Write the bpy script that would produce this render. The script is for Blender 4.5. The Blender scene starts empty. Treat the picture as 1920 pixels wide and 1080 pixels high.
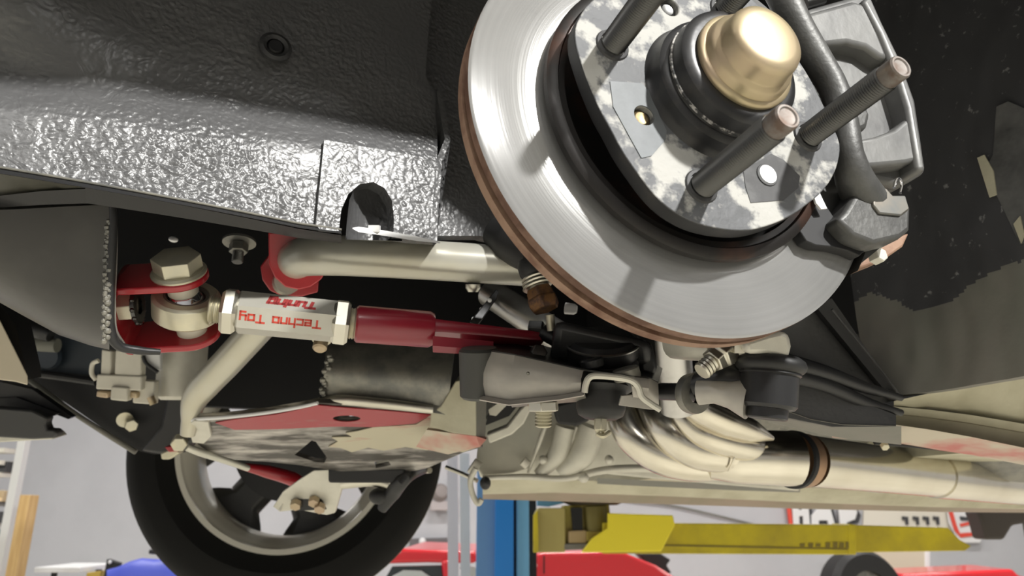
import bpy, bmesh, math, random
from math import sin, cos, pi, radians, sqrt
from mathutils import Vector as V, Matrix, noise
random.seed(7)
S = bpy.context.scene
COL = S.collection
# ---------------------------------------------------------------- camera, light, exposure
TH = radians(17.0)
CAM = V((0, 0, 1.5))
RT, UP, FW = V((1, 0, 0)), V((0, -sin(TH), cos(TH))), V((0, cos(TH), sin(TH)))
FPX = 1386.0
cd = bpy.data.cameras.new('camera'); cam = bpy.data.objects.new('camera', cd); COL.objects.link(cam)
cam.location = CAM; cam.rotation_euler = (radians(90) + TH, 0, 0)
cd.sensor_width = 36; cd.lens = FPX / 1920 * 36; cd.clip_start = .01; cd.clip_end = 60
cd.dof.use_dof = True; cd.dof.focus_distance = .42; cd.dof.aperture_fstop = 15
S.camera = cam
w = bpy.data.worlds.new('world'); S.world = w; w.use_nodes = True
w.node_tree.nodes['Background'].inputs[0].default_value = (.9, .95, 1, 1)
w.node_tree.nodes['Background'].inputs[1].default_value = .25
S.view_settings.view_transform = 'Standard'; S.view_settings.look = 'None'
S.view_settings.gamma = 1; S.view_settings.use_curve_mapping = False
S.view_settings.exposure = 0.0
LDIR = V((.54, -.61, .58)).normalized()
HUBC = V((.088, .33504, 1.69153))
def area(name, loc, target, power, sx, sy, color=(1, 1, 1), shape='RECTANGLE'):
    l = bpy.data.lights.new(name, 'AREA'); l.energy = power; l.shape = shape; l.size = sx; l.size_y = sy; l.color = color
    o = bpy.data.objects.new(name, l); COL.objects.link(o); o.location = loc
    o.rotation_euler = (V(target) - V(loc)).to_track_quat('-Z', 'Y').to_euler()
    return o
area('work_lamp', HUBC + LDIR * 2.6, HUBC, 125, .11, .11, (1, .985, .95), 'DISK')
for lx, ly in ((-3.2, 5.2), (0.2, 5.2), (3.6, 5.2), (-3.2, -2.5), (0.5, -3.2), (3.8, -2.0), (-3.4, 1.5), (4.2, 1.6)):
    area('ceiling_lamp', (lx, ly, 3.95), (lx, ly, 0), 74 if ly > 1 else 56, 1.3, .35, (1, .985, .96))

# ---------------------------------------------------------------- projection helpers
def P(px, py, d): return CAM + RT * ((px - 960) / FPX * d) - UP * ((py - 540) / FPX * d) + FW * d
def ray(px, py): return RT * ((px - 960) / FPX) - UP * ((py - 540) / FPX) + FW
def onplane(px, py, pt, n):
    r = ray(px, py); return CAM + r * ((pt - CAM).dot(n) / r.dot(n))
def camdir(x, y, z): return (RT * x + UP * y - FW * z).normalized()
OUT = V((.3475, -.9377, 0)).normalized()          # car's outboard direction
REAR = V((.9377, .3475, 0)).normalized()
ZUP = V((0, 0, 1))
HN = camdir(.3468, .3422, .8737)
HX = UP.cross(HN).normalized(); HY = HN.cross(HX)
HM = Matrix((HX, HY, HN)).transposed().to_4x4(); HM.translation = HUBC
HMI = HM.inverted()
def HP(px, py, h):                               # a point of the hub's own frame at height h over the disc face
    return HMI @ onplane(px, py, HUBC + HN * h, HN)

# ---------------------------------------------------------------- mesh builder
def frame_of(ax, ref=None):
    ax = ax.normalized(); ref = ref or (V((0, 0, 1)) if abs(ax.z) < .9 else V((1, 0, 0)))
    x = ref.cross(ax).normalized(); return x, ax.cross(x), ax
def catmull(pts, n=6):
    if len(pts) < 3: return [V(p) for p in pts]
    q = [pts[0] * 2 - pts[1]] + list(pts) + [pts[-1] * 2 - pts[-2]]; out = []
    for i in range(1, len(q) - 2):
        for k in range(n):
            t = k / n; a, b, c, d = q[i - 1], q[i], q[i + 1], q[i + 2]
            out.append(.5 * ((2 * b) + (c - a) * t + (2 * a - 5 * b + 4 * c - d) * t * t + (3 * b - a - 3 * c + d) * t ** 3))
    out.append(q[-2]); return out
class MB:
    def __init__(s, M=None): s.v = []; s.f = []; s.m = []; s.M = M; s.cur = 0
    def add(s, vs, fs):
        o = len(s.v); s.v += [(s.M @ V(p) if s.M else V(p)) for p in vs]
        for f in fs: s.f.append(tuple(i + o for i in f)); s.m.append(s.cur)
        return s
    def mat(s, i): s.cur = i; return s
    def lathe(s, prof, org=V((0, 0, 0)), ax=V((0, 0, 1)), seg=48, ref=None, phase=0):
        x, y, z = frame_of(V(ax), ref); org = V(org); vs = []; fs = []; rings = []
        for r, h in prof:
            if r < 1e-7: rings.append([len(vs)]); vs.append(org + z * h)
            else:
                rings.append(list(range(len(vs), len(vs) + seg)))
                for k in range(seg):
                    a = 2 * pi * k / seg + phase; vs.append(org + z * h + (x * cos(a) + y * sin(a)) * r)
        for A, B in zip(rings, rings[1:]):
            for k in range(seg):
                k2 = (k + 1) % seg
                if len(A) == 1 and len(B) == 1: continue
                if len(A) == 1: fs.append((A[0], B[k2], B[k]))
                elif len(B) == 1: fs.append((A[k], A[k2], B[0]))
                else: fs.append((A[k], A[k2], B[k2], B[k]))
        return s.add(vs, fs)
    def cyl(s, a, b, r, seg=32, r2=None, bev=0):
        a, b = V(a), V(b); L = (b - a).length; r2 = r if r2 is None else r2
        p = [(0, 0), (r - bev, 0), (r, bev), (r2, L - bev), (r2 - bev, L), (0, L)] if bev else [(0, 0), (r, 0), (r2, L), (0, L)]
        return s.lathe(p, a, b - a, seg)
    def hexa(s, a, ax, r, h, phase=0, ref=None, ch=.12):
        return s.lathe([(0, 0), (r, 0), (r, h * (1 - ch * .6)), (r * (1 - ch), h), (0, h)], a, ax, 6, ref, phase)
    def thread(s, a, b, r, pitch, seg=28, dep=.12):
        a, b = V(a), V(b); L = (b - a).length; n = max(2, int(L / pitch)); p = [(0, 0)]
        for i in range(n):
            h = L * i / n; p += [(r * (1 - dep), h), (r, h + L / n * .5)]
        p += [(r * (1 - dep), L), (0, L)]
        return s.lathe(p, a, b - a, seg)
    def tube(s, pts, r, seg=20, n=6, caps=True, smooth=True, flat=1.0, flatdir=None):
        rr = r if isinstance(r, (list, tuple)) else [r] * len(pts)
        path = catmull([V(p) for p in pts], n) if smooth else [V(p) for p in pts]; m = len(path) - 1
        def rad(i):
            t = i / m * (len(rr) - 1); k = min(int(t), len(rr) - 2); return rr[k] + (rr[k + 1] - rr[k]) * (t - k)
        vs = []; fs = []; nx = None
        for i, p in enumerate(path):
            t = (path[min(i + 1, m)] - path[max(i - 1, 0)]).normalized()
            if nx is None: nx = frame_of(t, flatdir)[0]
            nx = (nx - t * nx.dot(t)).normalized(); ny = t.cross(nx)
            for k in range(seg):
                a = 2 * pi * k / seg; vs.append(p + (nx * cos(a) + ny * sin(a) * flat) * rad(i))
        for i in range(m):
            for k in range(seg):
                k2 = (k + 1) % seg; fs.append((i * seg + k, i * seg + k2, (i + 1) * seg + k2, (i + 1) * seg + k))
        if caps: fs += [tuple(range(seg))[::-1], tuple(range(m * seg, m * seg + seg))]
        return s.add(vs, fs)
    def prism(s, pts, off):
        pts = [V(p) for p in pts]; n = len(pts); off = V(off)
        nn = V((0, 0, 0))
        for i in range(n): nn += pts[i].cross(pts[(i + 1) % n])
        if nn.dot(off) > 0: pts = pts[::-1]
        return s.add(pts + [p + off for p in pts], [tuple(range(n)), tuple(range(2 * n - 1, n - 1, -1))] + [(i, i + n, (i + 1) % n + n, (i + 1) % n) for i in range(n)])
    def loft(s, secs, caps=True, closed=True):
        n = len(secs[0]); vs = [V(p) for q in secs for p in q]; fs = []
        for i in range(len(secs) - 1):
            for k in range(n if closed else n - 1):
                k2 = (k + 1) % n; fs.append((i * n + k, i * n + k2, (i + 1) * n + k2, (i + 1) * n + k))
        if caps: fs += [tuple(range(n))[::-1], tuple(range((len(secs) - 1) * n, len(secs) * n))]
        return s.add(vs, fs)
    def box(s, c, x, y, z):
        c, x, y, z = V(c), V(x), V(y), V(z)
        return s.prism([c - x - y - z, c + x - y - z, c + x + y - z, c - x + y - z], z * 2)
    def ball(s, c, r, seg=20, ax=V((0, 0, 1)), sq=1.0):
        n = seg // 2; return s.lathe([(r * sin(pi * i / n), -r * sq * cos(pi * i / n)) for i in range(n + 1)], c, ax, seg)
    def sheet(s, rows, off):                       # rows of points -> closed slab
        nr, nc = len(rows), len(rows[0]); off = V(off); top = [V(p) for r in rows for p in r]; N = len(top); fs = []
        for i in range(nr - 1):
            for j in range(nc - 1):
                a = i * nc + j; fs.append((a, a + nc, a + nc + 1, a + 1)); fs.append((N + a, N + a + 1, N + a + nc + 1, N + a + nc))
        rim = [j for j in range(nc)] + [i * nc + nc - 1 for i in range(1, nr)] + [(nr - 1) * nc + j for j in range(nc - 2, -1, -1)] + [i * nc for i in range(nr - 2, 0, -1)]
        for k in range(len(rim)):
            a, b = rim[k], rim[(k + 1) % len(rim)]; fs.append((a, b, b + N, a + N))
        return s.add(top + [p + off for p in top], fs)

WM = {}
def wm(o): return WM[o.name] if o is not None else Matrix()
def tag(o, label=None, cat=None, group=None, kind=None):
    for k, v in (('label', label), ('category', cat), ('group', group), ('kind', kind)):
        if v: o[k] = v
    return o
def empty(name, loc, label, cat, group=None, M=None):
    o = bpy.data.objects.new(name, None); COL.objects.link(o); o.empty_display_size = .01
    m = M.copy() if M else Matrix.Translation(V(loc)); o.matrix_world = m; WM[o.name] = m
    return tag(o, label, cat, group)
def obj(name, mb, mats, parent=None, bevel=0, seg=2, ang=35, label=None, flat=False):
    if not isinstance(mats, (list, tuple)): mats = [mats]
    if parent is None:
        lo = V((min(v.x for v in mb.v), min(v.y for v in mb.v), min(v.z for v in mb.v))); hi = V((max(v.x for v in mb.v), max(v.y for v in mb.v), max(v.z for v in mb.v)))
        M = Matrix.Translation(V(((lo.x + hi.x) / 2, (lo.y + hi.y) / 2, lo.z)))
    else: M = wm(parent)
    Mi = M.inverted(); me = bpy.data.meshes.new(name)
    me.from_pydata([tuple(Mi @ v) for v in mb.v], [], mb.f)
    for m in mats: me.materials.append(m)
    me.polygons.foreach_set('material_index', mb.m)
    bm = bmesh.new(); bm.from_mesh(me); bmesh.ops.recalc_face_normals(bm, faces=bm.faces); bm.to_mesh(me); bm.free()
    if not flat:
        me.polygons.foreach_set('use_smooth', [True] * len(me.polygons)); me.set_sharp_from_angle(angle=radians(ang))
    o = bpy.data.objects.new(name, me); COL.objects.link(o)
    WM[o.name] = M.copy()
    if parent is not None: o.parent = parent
    else: o.matrix_world = M
    if bevel:
        b = o.modifiers.new('bevel', 'BEVEL'); b.width = bevel; b.segments = seg; b.limit_method = 'ANGLE'; b.angle_limit = radians(30)
    if label: o['label'] = label
    return o
def cut(o, mb):                                   # subtract a closed shape from o's mesh
    me = bpy.data.meshes.new('cutter'); Mi = WM[o.name].inverted()
    me.from_pydata([tuple(Mi @ v) for v in mb.v], [], mb.f)
    bm = bmesh.new(); bm.from_mesh(me); bmesh.ops.recalc_face_normals(bm, faces=bm.faces); bm.to_mesh(me); bm.free()
    c = bpy.data.objects.new('cutter', me); COL.objects.link(c); c.matrix_world = WM[o.name]
    bv = [(m.width, m.segments) for m in o.modifiers if m.type == 'BEVEL']
    for m in list(o.modifiers): o.modifiers.remove(m)
    b = o.modifiers.new('cut', 'BOOLEAN'); b.object = c; b.solver = 'EXACT'
    bpy.context.view_layer.update(); dg = bpy.context.evaluated_depsgraph_get()
    new = bpy.data.meshes.new_from_object(o.evaluated_get(dg)); o.modifiers.remove(b); old = o.data; nm = old.name; o.data = new
    bpy.data.meshes.remove(old); new.name = nm; bpy.data.objects.remove(c); bpy.data.meshes.remove(me)
    new.set_sharp_from_angle(angle=radians(35))
    for wd, sg in bv:
        m = o.modifiers.new('bevel', 'BEVEL'); m.width = wd; m.segments = sg; m.limit_method = 'ANGLE'; m.angle_limit = radians(30)

# ---------------------------------------------------------------- materials
def mat(name, col, rough=.5, metal=0, col2=None, nscale=20, thr=(.4, .6), bump=0, bscale=200, bdist=.001, rough2=None, coat=0, detail=4, stretch=None, spec=None, voro=0, aniso=0):
    m = bpy.data.materials.new(name); m.use_nodes = True; nt = m.node_tree; N, L = nt.nodes, nt.links; b = N['Principled BSDF']
    b.inputs['Base Color'].default_value = (*col, 1); b.inputs['Roughness'].default_value = rough; b.inputs['Metallic'].default_value = metal
    if coat: b.inputs['Coat Weight'].default_value = coat; b.inputs['Coat Roughness'].default_value = .1
    if spec is not None: b.inputs['Specular IOR Level'].default_value = spec
    tc = N.new('ShaderNodeTexCoord'); src = tc.outputs['Object']
    if stretch:
        mp = N.new('ShaderNodeMapping'); mp.inputs['Scale'].default_value = stretch; L.new(src, mp.inputs[0]); src = mp.outputs[0]
    if col2:
        n = N.new('ShaderNodeTexNoise'); n.inputs['Scale'].default_value = nscale; n.inputs['Detail'].default_value = detail; n.inputs['Roughness'].default_value = .6; L.new(src, n.inputs['Vector'])
        r = N.new('ShaderNodeMapRange'); r.inputs[1].default_value, r.inputs[2].default_value = thr; L.new(n.outputs[0], r.inputs[0])
        mx = N.new('ShaderNodeMix'); mx.data_type = 'RGBA'; mx.inputs[6].default_value = (*col, 1); mx.inputs[7].default_value = (*col2, 1); L.new(r.outputs[0], mx.inputs[0]); L.new(mx.outputs[2], b.inputs['Base Color'])
        if rough2 is not None:
            r2 = N.new('ShaderNodeMapRange'); r2.inputs[3].default_value, r2.inputs[4].default_value = rough, rough2; L.new(r.outputs[0], r2.inputs[0]); L.new(r2.outputs[0], b.inputs['Roughness'])
    if bump:
        n = N.new('ShaderNodeTexNoise'); n.inputs['Scale'].default_value = bscale; n.inputs['Detail'].default_value = 3; L.new(src, n.inputs['Vector']); h = n.outputs[0]
        if voro:
            vo = N.new('ShaderNodeTexVoronoi'); vo.feature = 'SMOOTH_F1'; vo.inputs['Scale'].default_value = voro; L.new(src, vo.inputs['Vector'])
            ad = N.new('ShaderNodeMath'); ad.operation = 'SUBTRACT'; L.new(h, ad.inputs[0]); L.new(vo.outputs['Distance'], ad.inputs[1]); h = ad.outputs[0]
        bp = N.new('ShaderNodeBump'); bp.inputs['Strength'].default_value = bump; bp.inputs['Distance'].default_value = bdist; L.new(h, bp.inputs['Height']); L.new(bp.outputs[0], b.inputs['Normal'])
    return m
def undercoat():
    m = mat('glossy_undercoat', (.095, .095, .096), .34, 0, bump=.6, bscale=190, bdist=.0017, voro=330, spec=.5); nt = m.node_tree; N, L = nt.nodes, nt.links
    bp = [n for n in N if n.type == 'BUMP'][0]; b = N['Principled BSDF']; tc = [n for n in N if n.type == 'TEX_COORD'][0]
    n = N.new('ShaderNodeTexNoise'); n.inputs['Scale'].default_value = 9; n.inputs['Detail'].default_value = 3; L.new(tc.outputs['Object'], n.inputs['Vector'])
    r = N.new('ShaderNodeMapRange'); r.inputs[1].default_value = .36; r.inputs[2].default_value = .62; r.inputs[3].default_value = .10; r.inputs[4].default_value = .75; L.new(n.outputs[0], r.inputs[0]); L.new(r.outputs[0], bp.inputs['Strength'])
    w = N.new('ShaderNodeTexNoise'); w.inputs['Scale'].default_value = 75; w.inputs['Detail'].default_value = 2; w.inputs['Distortion'].default_value = 1.6; L.new(tc.outputs['Object'], w.inputs['Vector'])
    b2 = N.new('ShaderNodeBump'); b2.inputs['Strength'].default_value = .38; b2.inputs['Distance'].default_value = .0022; L.new(w.outputs[0], b2.inputs['Height']); L.new(bp.outputs[0], b2.inputs['Normal']); L.new(b2.outputs[0], b.inputs['Normal'])
    return m
UNDER = undercoat()
DARKP = mat('satin_undercoat', (.028, .028, .029), .5, 0, (.05, .05, .05), 6, (.45, .75), .5, 180, .0012, detail=6)
SOOT = mat('black_underbody', (.008, .008, .009), .6, 0)
BLK = mat('black_paint', (.016, .016, .017), .38, 0, bump=.15, bscale=300, bdist=.0005)
GREYP = mat('mottled_grey_paint', (.17, .17, .145), .6, 0, (.24, .21, .19), 5, (.5, .8), .35, 60, .0015)
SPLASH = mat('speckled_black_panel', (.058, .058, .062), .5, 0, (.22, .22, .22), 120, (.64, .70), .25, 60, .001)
BEIGE = mat('beige_underseal', (.54, .51, .38), .55, 0, (.40, .37, .26), 14, (.4, .7), .5, 45, .003)
PINKP = mat('dusted_red_paint', (.52, .46, .36), .45, 0, (.50, .14, .12), 11, (.48, .62), .2, 60, .001)
RUST = mat('brown_rust', (.11, .055, .035), .7, .2, (.22, .13, .09), 60, (.4, .65), .3, 250, .0006)
RUSTL = mat('light_rust', (.30, .19, .13), .65, .2, (.16, .08, .05), 50, (.45, .65), .3, 250, .0006)
VENTM = mat('dark_rust', (.035, .012, .008), .8)
STEEL = mat('bare_steel', (.55, .54, .52), .32, 1, (.38, .37, .35), 30, (.4, .7))
ZINC = mat('silver_zinc', (.66, .64, .57), .36, 1, (.52, .49, .40), 9, (.4, .7), .05, 90, .0004)
TUBEM = mat('silver_painted_tube', (.60, .59, .52), .32, .45, (.54, .50, .38), 8, (.45, .75), .05, 120, .0003)
GOLD = mat('yellow_zinc', (.48, .40, .25), .36, .6, (.46, .35, .25), 30, (.4, .7))
PALEG = mat('pale_yellow_zinc', (.60, .56, .42), .36, .6, (.48, .46, .38), 30, (.4, .7), .1, 200, .0003)
CHROME = mat('chrome', (.8, .8, .82), .08, 1)
RED = mat('red_paint', (.36, .012, .02), .28, 0, coat=.4, bump=.06, bscale=60, bdist=.0005)
REDW = mat('worn_red_paint', (.33, .015, .025), .30, 0, (.26, .16, .15), 24, (.56, .72), .1, 60, .0006, stretch=(.35, 1, 3), coat=.3)
REDM = mat('maroon_paint', (.23, .012, .025), .30, 0, coat=.4, bump=.06, bscale=90, bdist=.0005)
CASTD = mat('dark_cast_iron', (.065, .065, .063), .48, .4, (.12, .12, .115), 30, (.4, .75), .4, 350, .0006)
CASTL = mat('machined_cast_iron', (.155, .155, .15), .48, .45, (.10, .10, .10), 25, (.4, .7), .3, 120, .0009)
STUDM = mat('dark_steel_thread', (.10, .10, .098), .33, .95)
STUDT = mat('worn_steel', (.20, .18, .165), .5, .5, (.13, .09, .07), 120, (.45, .65))
FLANGE = mat('scraped_hub_metal', (.10, .103, .108), .58, .12, (.40, .395, .37), 42, (.50, .57), .6, 130, .0012, rough2=.7, detail=7, spec=.35)
BARREL = mat('satin_black_hub', (.020, .020, .021), .38, .2, (.05, .045, .04), 60, (.55, .8), .15, 260, .0005)
ALU = mat('cast_aluminium', (.66, .64, .56), .45, .3, (.54, .52, .45), 20, (.4, .7), .3, 160, .0008)
EXH = mat('stainless_exhaust', (.78, .74, .64), .23, 1, (.62, .57, .47), 9, (.4, .75), .05, 60, .0004)
COPPER = mat('heat_browned_steel', (.42, .27, .17), .4, .8, (.32, .20, .13), 20)
DKST = mat('dark_bare_steel', (.27, .26, .225), .42, .6, (.16, .16, .15), 40, (.4, .65), .15, 300, .0005)
ARM = mat('grey_arm_paint', (.50, .47, .42), .45, .2, (.36, .34, .31), 25, (.4, .75), .15, 250, .0005)
SCRAPE = mat('scraped_metal', (.075, .068, .06), .32, .6, (.55, .52, .48), 34, (.47, .66), .2, 60, .001, rough2=.3, stretch=(.35, 1, 3))
SCRAPEB = mat('beige_metal_and_red', (.52, .48, .36), .45, .35, (.48, .20, .17), 26, (.50, .62), .2, 60, .001, stretch=(.3, 1, 3))
PLAST = mat('beige_plastic', (.68, .65, .56), .45, 0, (.58, .55, .47), 20, (.4, .7))
RUBBER = mat('black_rubber', (.012, .012, .012), .5, 0, bump=.08, bscale=200, bdist=.0005)
TYRE = mat('tyre_rubber', (.007, .007, .0065), .8, 0, spec=.2)
TREAD = mat('dusty_tread', (.15, .135, .09), .8, 0)
RIMM = mat('silver_rim', (.72, .69, .60), .4, .25)
WHITE = mat('white_paint', (.8, .8, .8), .35)
LETTER = mat('red_print', (.52, .05, .03), .5)
LETTERD = mat('dark_red_print', (.28, .03, .03), .5)
LIFTB = mat('blue_lift_paint', (.015, .19, .58), .4, .1)
LIFTL = mat('light_blue_lift_paint', (.14, .36, .58), .45, .1)
LIFTY = mat('yellow_lift_paint', (.66, .54, .02), .42, 0, (.42, .33, .03), 6, (.4, .7))
LIFTO = mat('olive_lift_paint', (.40, .34, .06), .5, 0, (.30, .22, .04), 8)
LIFTT = mat('tan_lift_paint', (.45, .38, .13), .5)
CARRED = mat('bright_red_car_paint', (.72, .02, .03), .25, 0, coat=.5)
GLASSD = mat('dark_car_glass', (.04, .05, .05), .1)
BLUEC = mat('blue_cover', (.05, .08, .55), .5)
WOOD = mat('pale_timber', (.62, .42, .18), .6, 0, (.52, .33, .13), 8, (.4, .6), stretch=(6, 6, .6))
CONC = mat('warm_concrete', (.74, .71, .61), .5, 0, (.66, .63, .54), 2)
WALLM = mat('pale_grey_wall', (.52, .525, .55), .7, 0, (.49, .495, .52), 1.5)
CEILM = mat('white_ceiling', (.7, .7, .7), .8)

def disc_metal():
    m = bpy.data.materials.new('turned_disc_face'); m.use_nodes = True; nt = m.node_tree; N, L = nt.nodes, nt.links; b = N['Principled BSDF']
    b.inputs['Metallic'].default_value = .55; b.inputs['Roughness'].default_value = .20
    b.inputs['Anisotropic'].default_value = .4
    tg = N.new('ShaderNodeTangent'); tg.direction_type = 'RADIAL'; tg.axis = 'Z'; L.new(tg.outputs[0], b.inputs['Tangent'])
    tc = N.new('ShaderNodeTexCoord'); sp = N.new('ShaderNodeVectorMath'); sp.operation = 'MULTIPLY'; sp.inputs[1].default_value = (1, 1, 0); L.new(tc.outputs['Object'], sp.inputs[0])
    ln = N.new('ShaderNodeVectorMath'); ln.operation = 'LENGTH'; L.new(sp.outputs[0], ln.inputs[0])
    cx = N.new('ShaderNodeCombineXYZ'); L.new(ln.outputs['Value'], cx.inputs[0])
    n1 = N.new('ShaderNodeTexNoise'); n1.inputs['Scale'].default_value = 520; n1.inputs['Detail'].default_value = 5; L.new(cx.outputs[0], n1.inputs['Vector'])
    n2 = N.new('ShaderNodeTexNoise'); n2.inputs['Scale'].default_value = 30; L.new(tc.outputs['Object'], n2.inputs['Vector'])
    mx = N.new('ShaderNodeMix'); mx.data_type = 'RGBA'; mx.inputs[6].default_value = (.46, .46, .455, 1); mx.inputs[7].default_value = (.30, .30, .295, 1); av = N.new('ShaderNodeMath'); av.operation = 'MULTIPLY_ADD'; av.inputs[1].default_value = .5; L.new(n1.outputs[0], av.inputs[0]); hv = N.new('ShaderNodeMath'); hv.operation = 'MULTIPLY'; hv.inputs[1].default_value = .5; L.new(n2.outputs[0], hv.inputs[0]); L.new(hv.outputs[0], av.inputs[2]); L.new(av.outputs[0], mx.inputs[0]); L.new(mx.outputs[2], b.inputs['Base Color'])
    bp = N.new('ShaderNodeBump'); bp.inputs['Strength'].default_value = .4; bp.inputs['Distance'].default_value = .0002; L.new(n1.outputs[0], bp.inputs['Height']); L.new(bp.outputs[0], b.inputs['Normal'])
    return m
DISCF = disc_metal()

# ---------------------------------------------------------------- the room
def room():
    def st(name, mb, m): tag(obj(name, mb, m), kind='structure')
    B = lambda x0, x1, y0, y1, z0, z1: MB().box(V(((x0 + x1) / 2, (y0 + y1) / 2, (z0 + z1) / 2)), V(((x1 - x0) / 2, 0, 0)), V((0, (y1 - y0) / 2, 0)), V((0, 0, (z1 - z0) / 2)))
    st('floor', B(-6, 7, -6, 8.2, -.1, 0), CONC)
    st('wall_back', B(-6, 7, 8, 8.2, 0, 4.2), WALLM)
    st('wall_left', B(-6.2, -6, -6, 8, 0, 4.2), WALLM)
    st('wall_right', B(7, 7.2, -6, 8, 0, 4.2), WALLM)
    st('wall_front', B(-6, 7, -6.2, -6, 0, 4.2), WALLM)
    st('ceiling', B(-6, 7, -6, 8.2, 4.2, 4.3), CEILM)
room()

# ---------------------------------------------------------------- raised car: wheel-arch panels, rail, floor
N1 = V((.5, -.86, .05)).normalized(); P1 = P(450, 250, .475)
def RP(px, py, out=0): return onplane(px, py, P1 + N1 * out, N1)
def smooth(a, b, x):
    t = max(0, min(1, (x - a) / (b - a))); return t * t * (3 - 2 * t)
def car_body():
    root = empty('raised_car_shell', P(450, 250, .475), 'black undercoated wheel arch and frame rail of the raised car', 'car body')
    # inner arch panel with the frame rail's outer side pressed into it
    def top_out(px, py):
        b = .020 * smooth(330, -60, px) * smooth(150, -40, py - (px * .45)) * 1.0
        b -= .010 * smooth(150, 60, py - 60 - px * .13)
        b += .0010 * noise.noise(V((px * .012, py * .012, 0))) + .0006 * noise.noise(V((px * .04, py * .03, 3)))
        return b
    def seam(px): return 312 + .165 * px + .00004 * px * px if px < 560 else 417 + (px - 560) * .15
    rows = []
    xs = [-220 + i * 22 for i in range(48)] ; xs = [x for x in xs if x < 805] + [812]
    for k in range(40):
        t = k / 39; row = []
        for px in xs:
            y0, y1 = -260, seam(px); py = y0 + (y1 - y0) * t
            x = px
            if px > 780: x = 812 - 14 * smooth(-60, 150, py) + 22 * smooth(150, 175, py)
            row.append(RP(x, py, top_out(x, py)))
        rows.append(row)
    ar = obj('frame_rail_side', MB().sheet(rows, -N1 * .008), UNDER, root, label='wet-looking bumpy black frame rail side')
    notch = [(648, 449), (650, 420), (655, 375), (668, 345), (690, 326), (716, 322), (738, 334), (752, 358), (756, 392), (754, 452)]
    # patch plate with an arched cut-out, and the pocket behind it
    pl = obj('patch_plate', MB().prism([RP(608, 262, .0035), RP(818, 299, .0035), RP(806, 452, .0035), RP(600, 430, .0035), RP(592, 422, .0035)], -N1 * .0034), UNDER, root)
    cutter = MB().prism([RP(x, y, .02) for x, y in notch], -N1 * .05)
    cut(pl, cutter)
    cut(ar, MB().prism([RP(x, y, .02) for x, y in notch], -N1 * .05))
    secs = []
    for j in range(8):
        f = j / 7; q = [RP(x + (700 - x) * .80 * (1 - cos(f * pi / 2)), y + (452 - y) * .80 * (1 - cos(f * pi / 2)), .003 - .024 * sin(f * pi / 2)) for x, y in notch]; secs.append(q)
    pk = MB().loft(secs, False, True); pk.add(secs[-1], [tuple(range(len(notch)))]); obj('arched_pocket', pk, UNDER, root)
    # flange along the rail's lower edge
    fl = []
    for px in range(-200, 680, 40): fl.append((px, seam(px)))
    f = MB()
    f.loft([[RP(x, y + 1, .002), RP(x, y + 13 - max(0, x) * .006, .004), RP(x, y + 14 - max(0, x) * .006, -.004), RP(x, y + 3, -.008)] for x, y in fl])
    obj('rail_flange', f, BLK, root)
    obj('flange_edge', MB().tube([RP(x, y + 1.5, .0030) for x, y in fl], .0008, 8), DKST, root)
    obj('lower_rail_side', MB().loft([[RP(x, y + 12, -.002), RP(x, y + 46 - x * .03, -.012), RP(x, y + 46 - x * .03, -.020), RP(x, y + 8, -.015)] for x, y in fl if x > 120]), BLK, root)
    # rail's rear end and the deeper panel behind the disc
    o2 = -.040
    obj('inner_panel', MB().sheet([[RP(x, -300 + (742 + 60 * smooth(930, 1000, x)) * k / 12, o2 - .00004 * max(0, x - 900)) for x in range(700, 1500, 50)] for k in range(13)], -N1 * .01), UNDER, root)
    obj('rail_end', MB().prism([RP(818, 170, -.004), RP(834, 260, 0), RP(818, 300, 0), RP(806, 455, 0), RP(806, 455, -.040), RP(818, 240, -.040)], V((.004, .003, 0))), UNDER, root)
    # a drain hole with a rolled rim in the arch
    c = RP(517, 87, .0005)
    g = obj('drain_ring', MB().lathe([(.006, 0), (.0085, .0012), (.011, 0), (.011, -.003), (.006, -.003)], c, N1, 32), DARKP, root)
    obj('drain_hole', MB().lathe([(0, .0008), (.0045, .0010), (.006, -.002), (0, -.002)], c, N1, 24), SOOT, root)
    # rear half of the arch: panel, splash wall, grey lower wall
    W0 = P(1690, 745, .62); WN = -REAR
    def WP(px, py, o=0): return onplane(px, py, W0 + WN * o, WN)
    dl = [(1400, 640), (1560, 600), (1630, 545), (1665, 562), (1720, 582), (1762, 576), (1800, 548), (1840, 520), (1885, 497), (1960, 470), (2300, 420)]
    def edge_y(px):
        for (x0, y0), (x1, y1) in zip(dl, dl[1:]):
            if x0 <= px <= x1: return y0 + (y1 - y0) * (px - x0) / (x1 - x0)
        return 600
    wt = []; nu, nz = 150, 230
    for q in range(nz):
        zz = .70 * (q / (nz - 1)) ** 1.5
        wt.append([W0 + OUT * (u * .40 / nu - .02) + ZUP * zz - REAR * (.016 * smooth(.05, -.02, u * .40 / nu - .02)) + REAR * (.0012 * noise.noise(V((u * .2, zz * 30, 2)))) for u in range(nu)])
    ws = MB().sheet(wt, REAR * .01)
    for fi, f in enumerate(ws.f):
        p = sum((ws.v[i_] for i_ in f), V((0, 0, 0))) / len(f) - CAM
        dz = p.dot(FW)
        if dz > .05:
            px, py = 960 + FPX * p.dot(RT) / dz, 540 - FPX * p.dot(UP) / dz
            if py > edge_y(px) + 8 * noise.noise(V((px * .03, py * .03, 5))): ws.m[fi] = 1  # faces below the wavy edge take the lighter grey
    obj('splash_wall', ws, [SPLASH, GREYP], root, label='black wheel-arch wall, lighter grey along its lower part')
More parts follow.
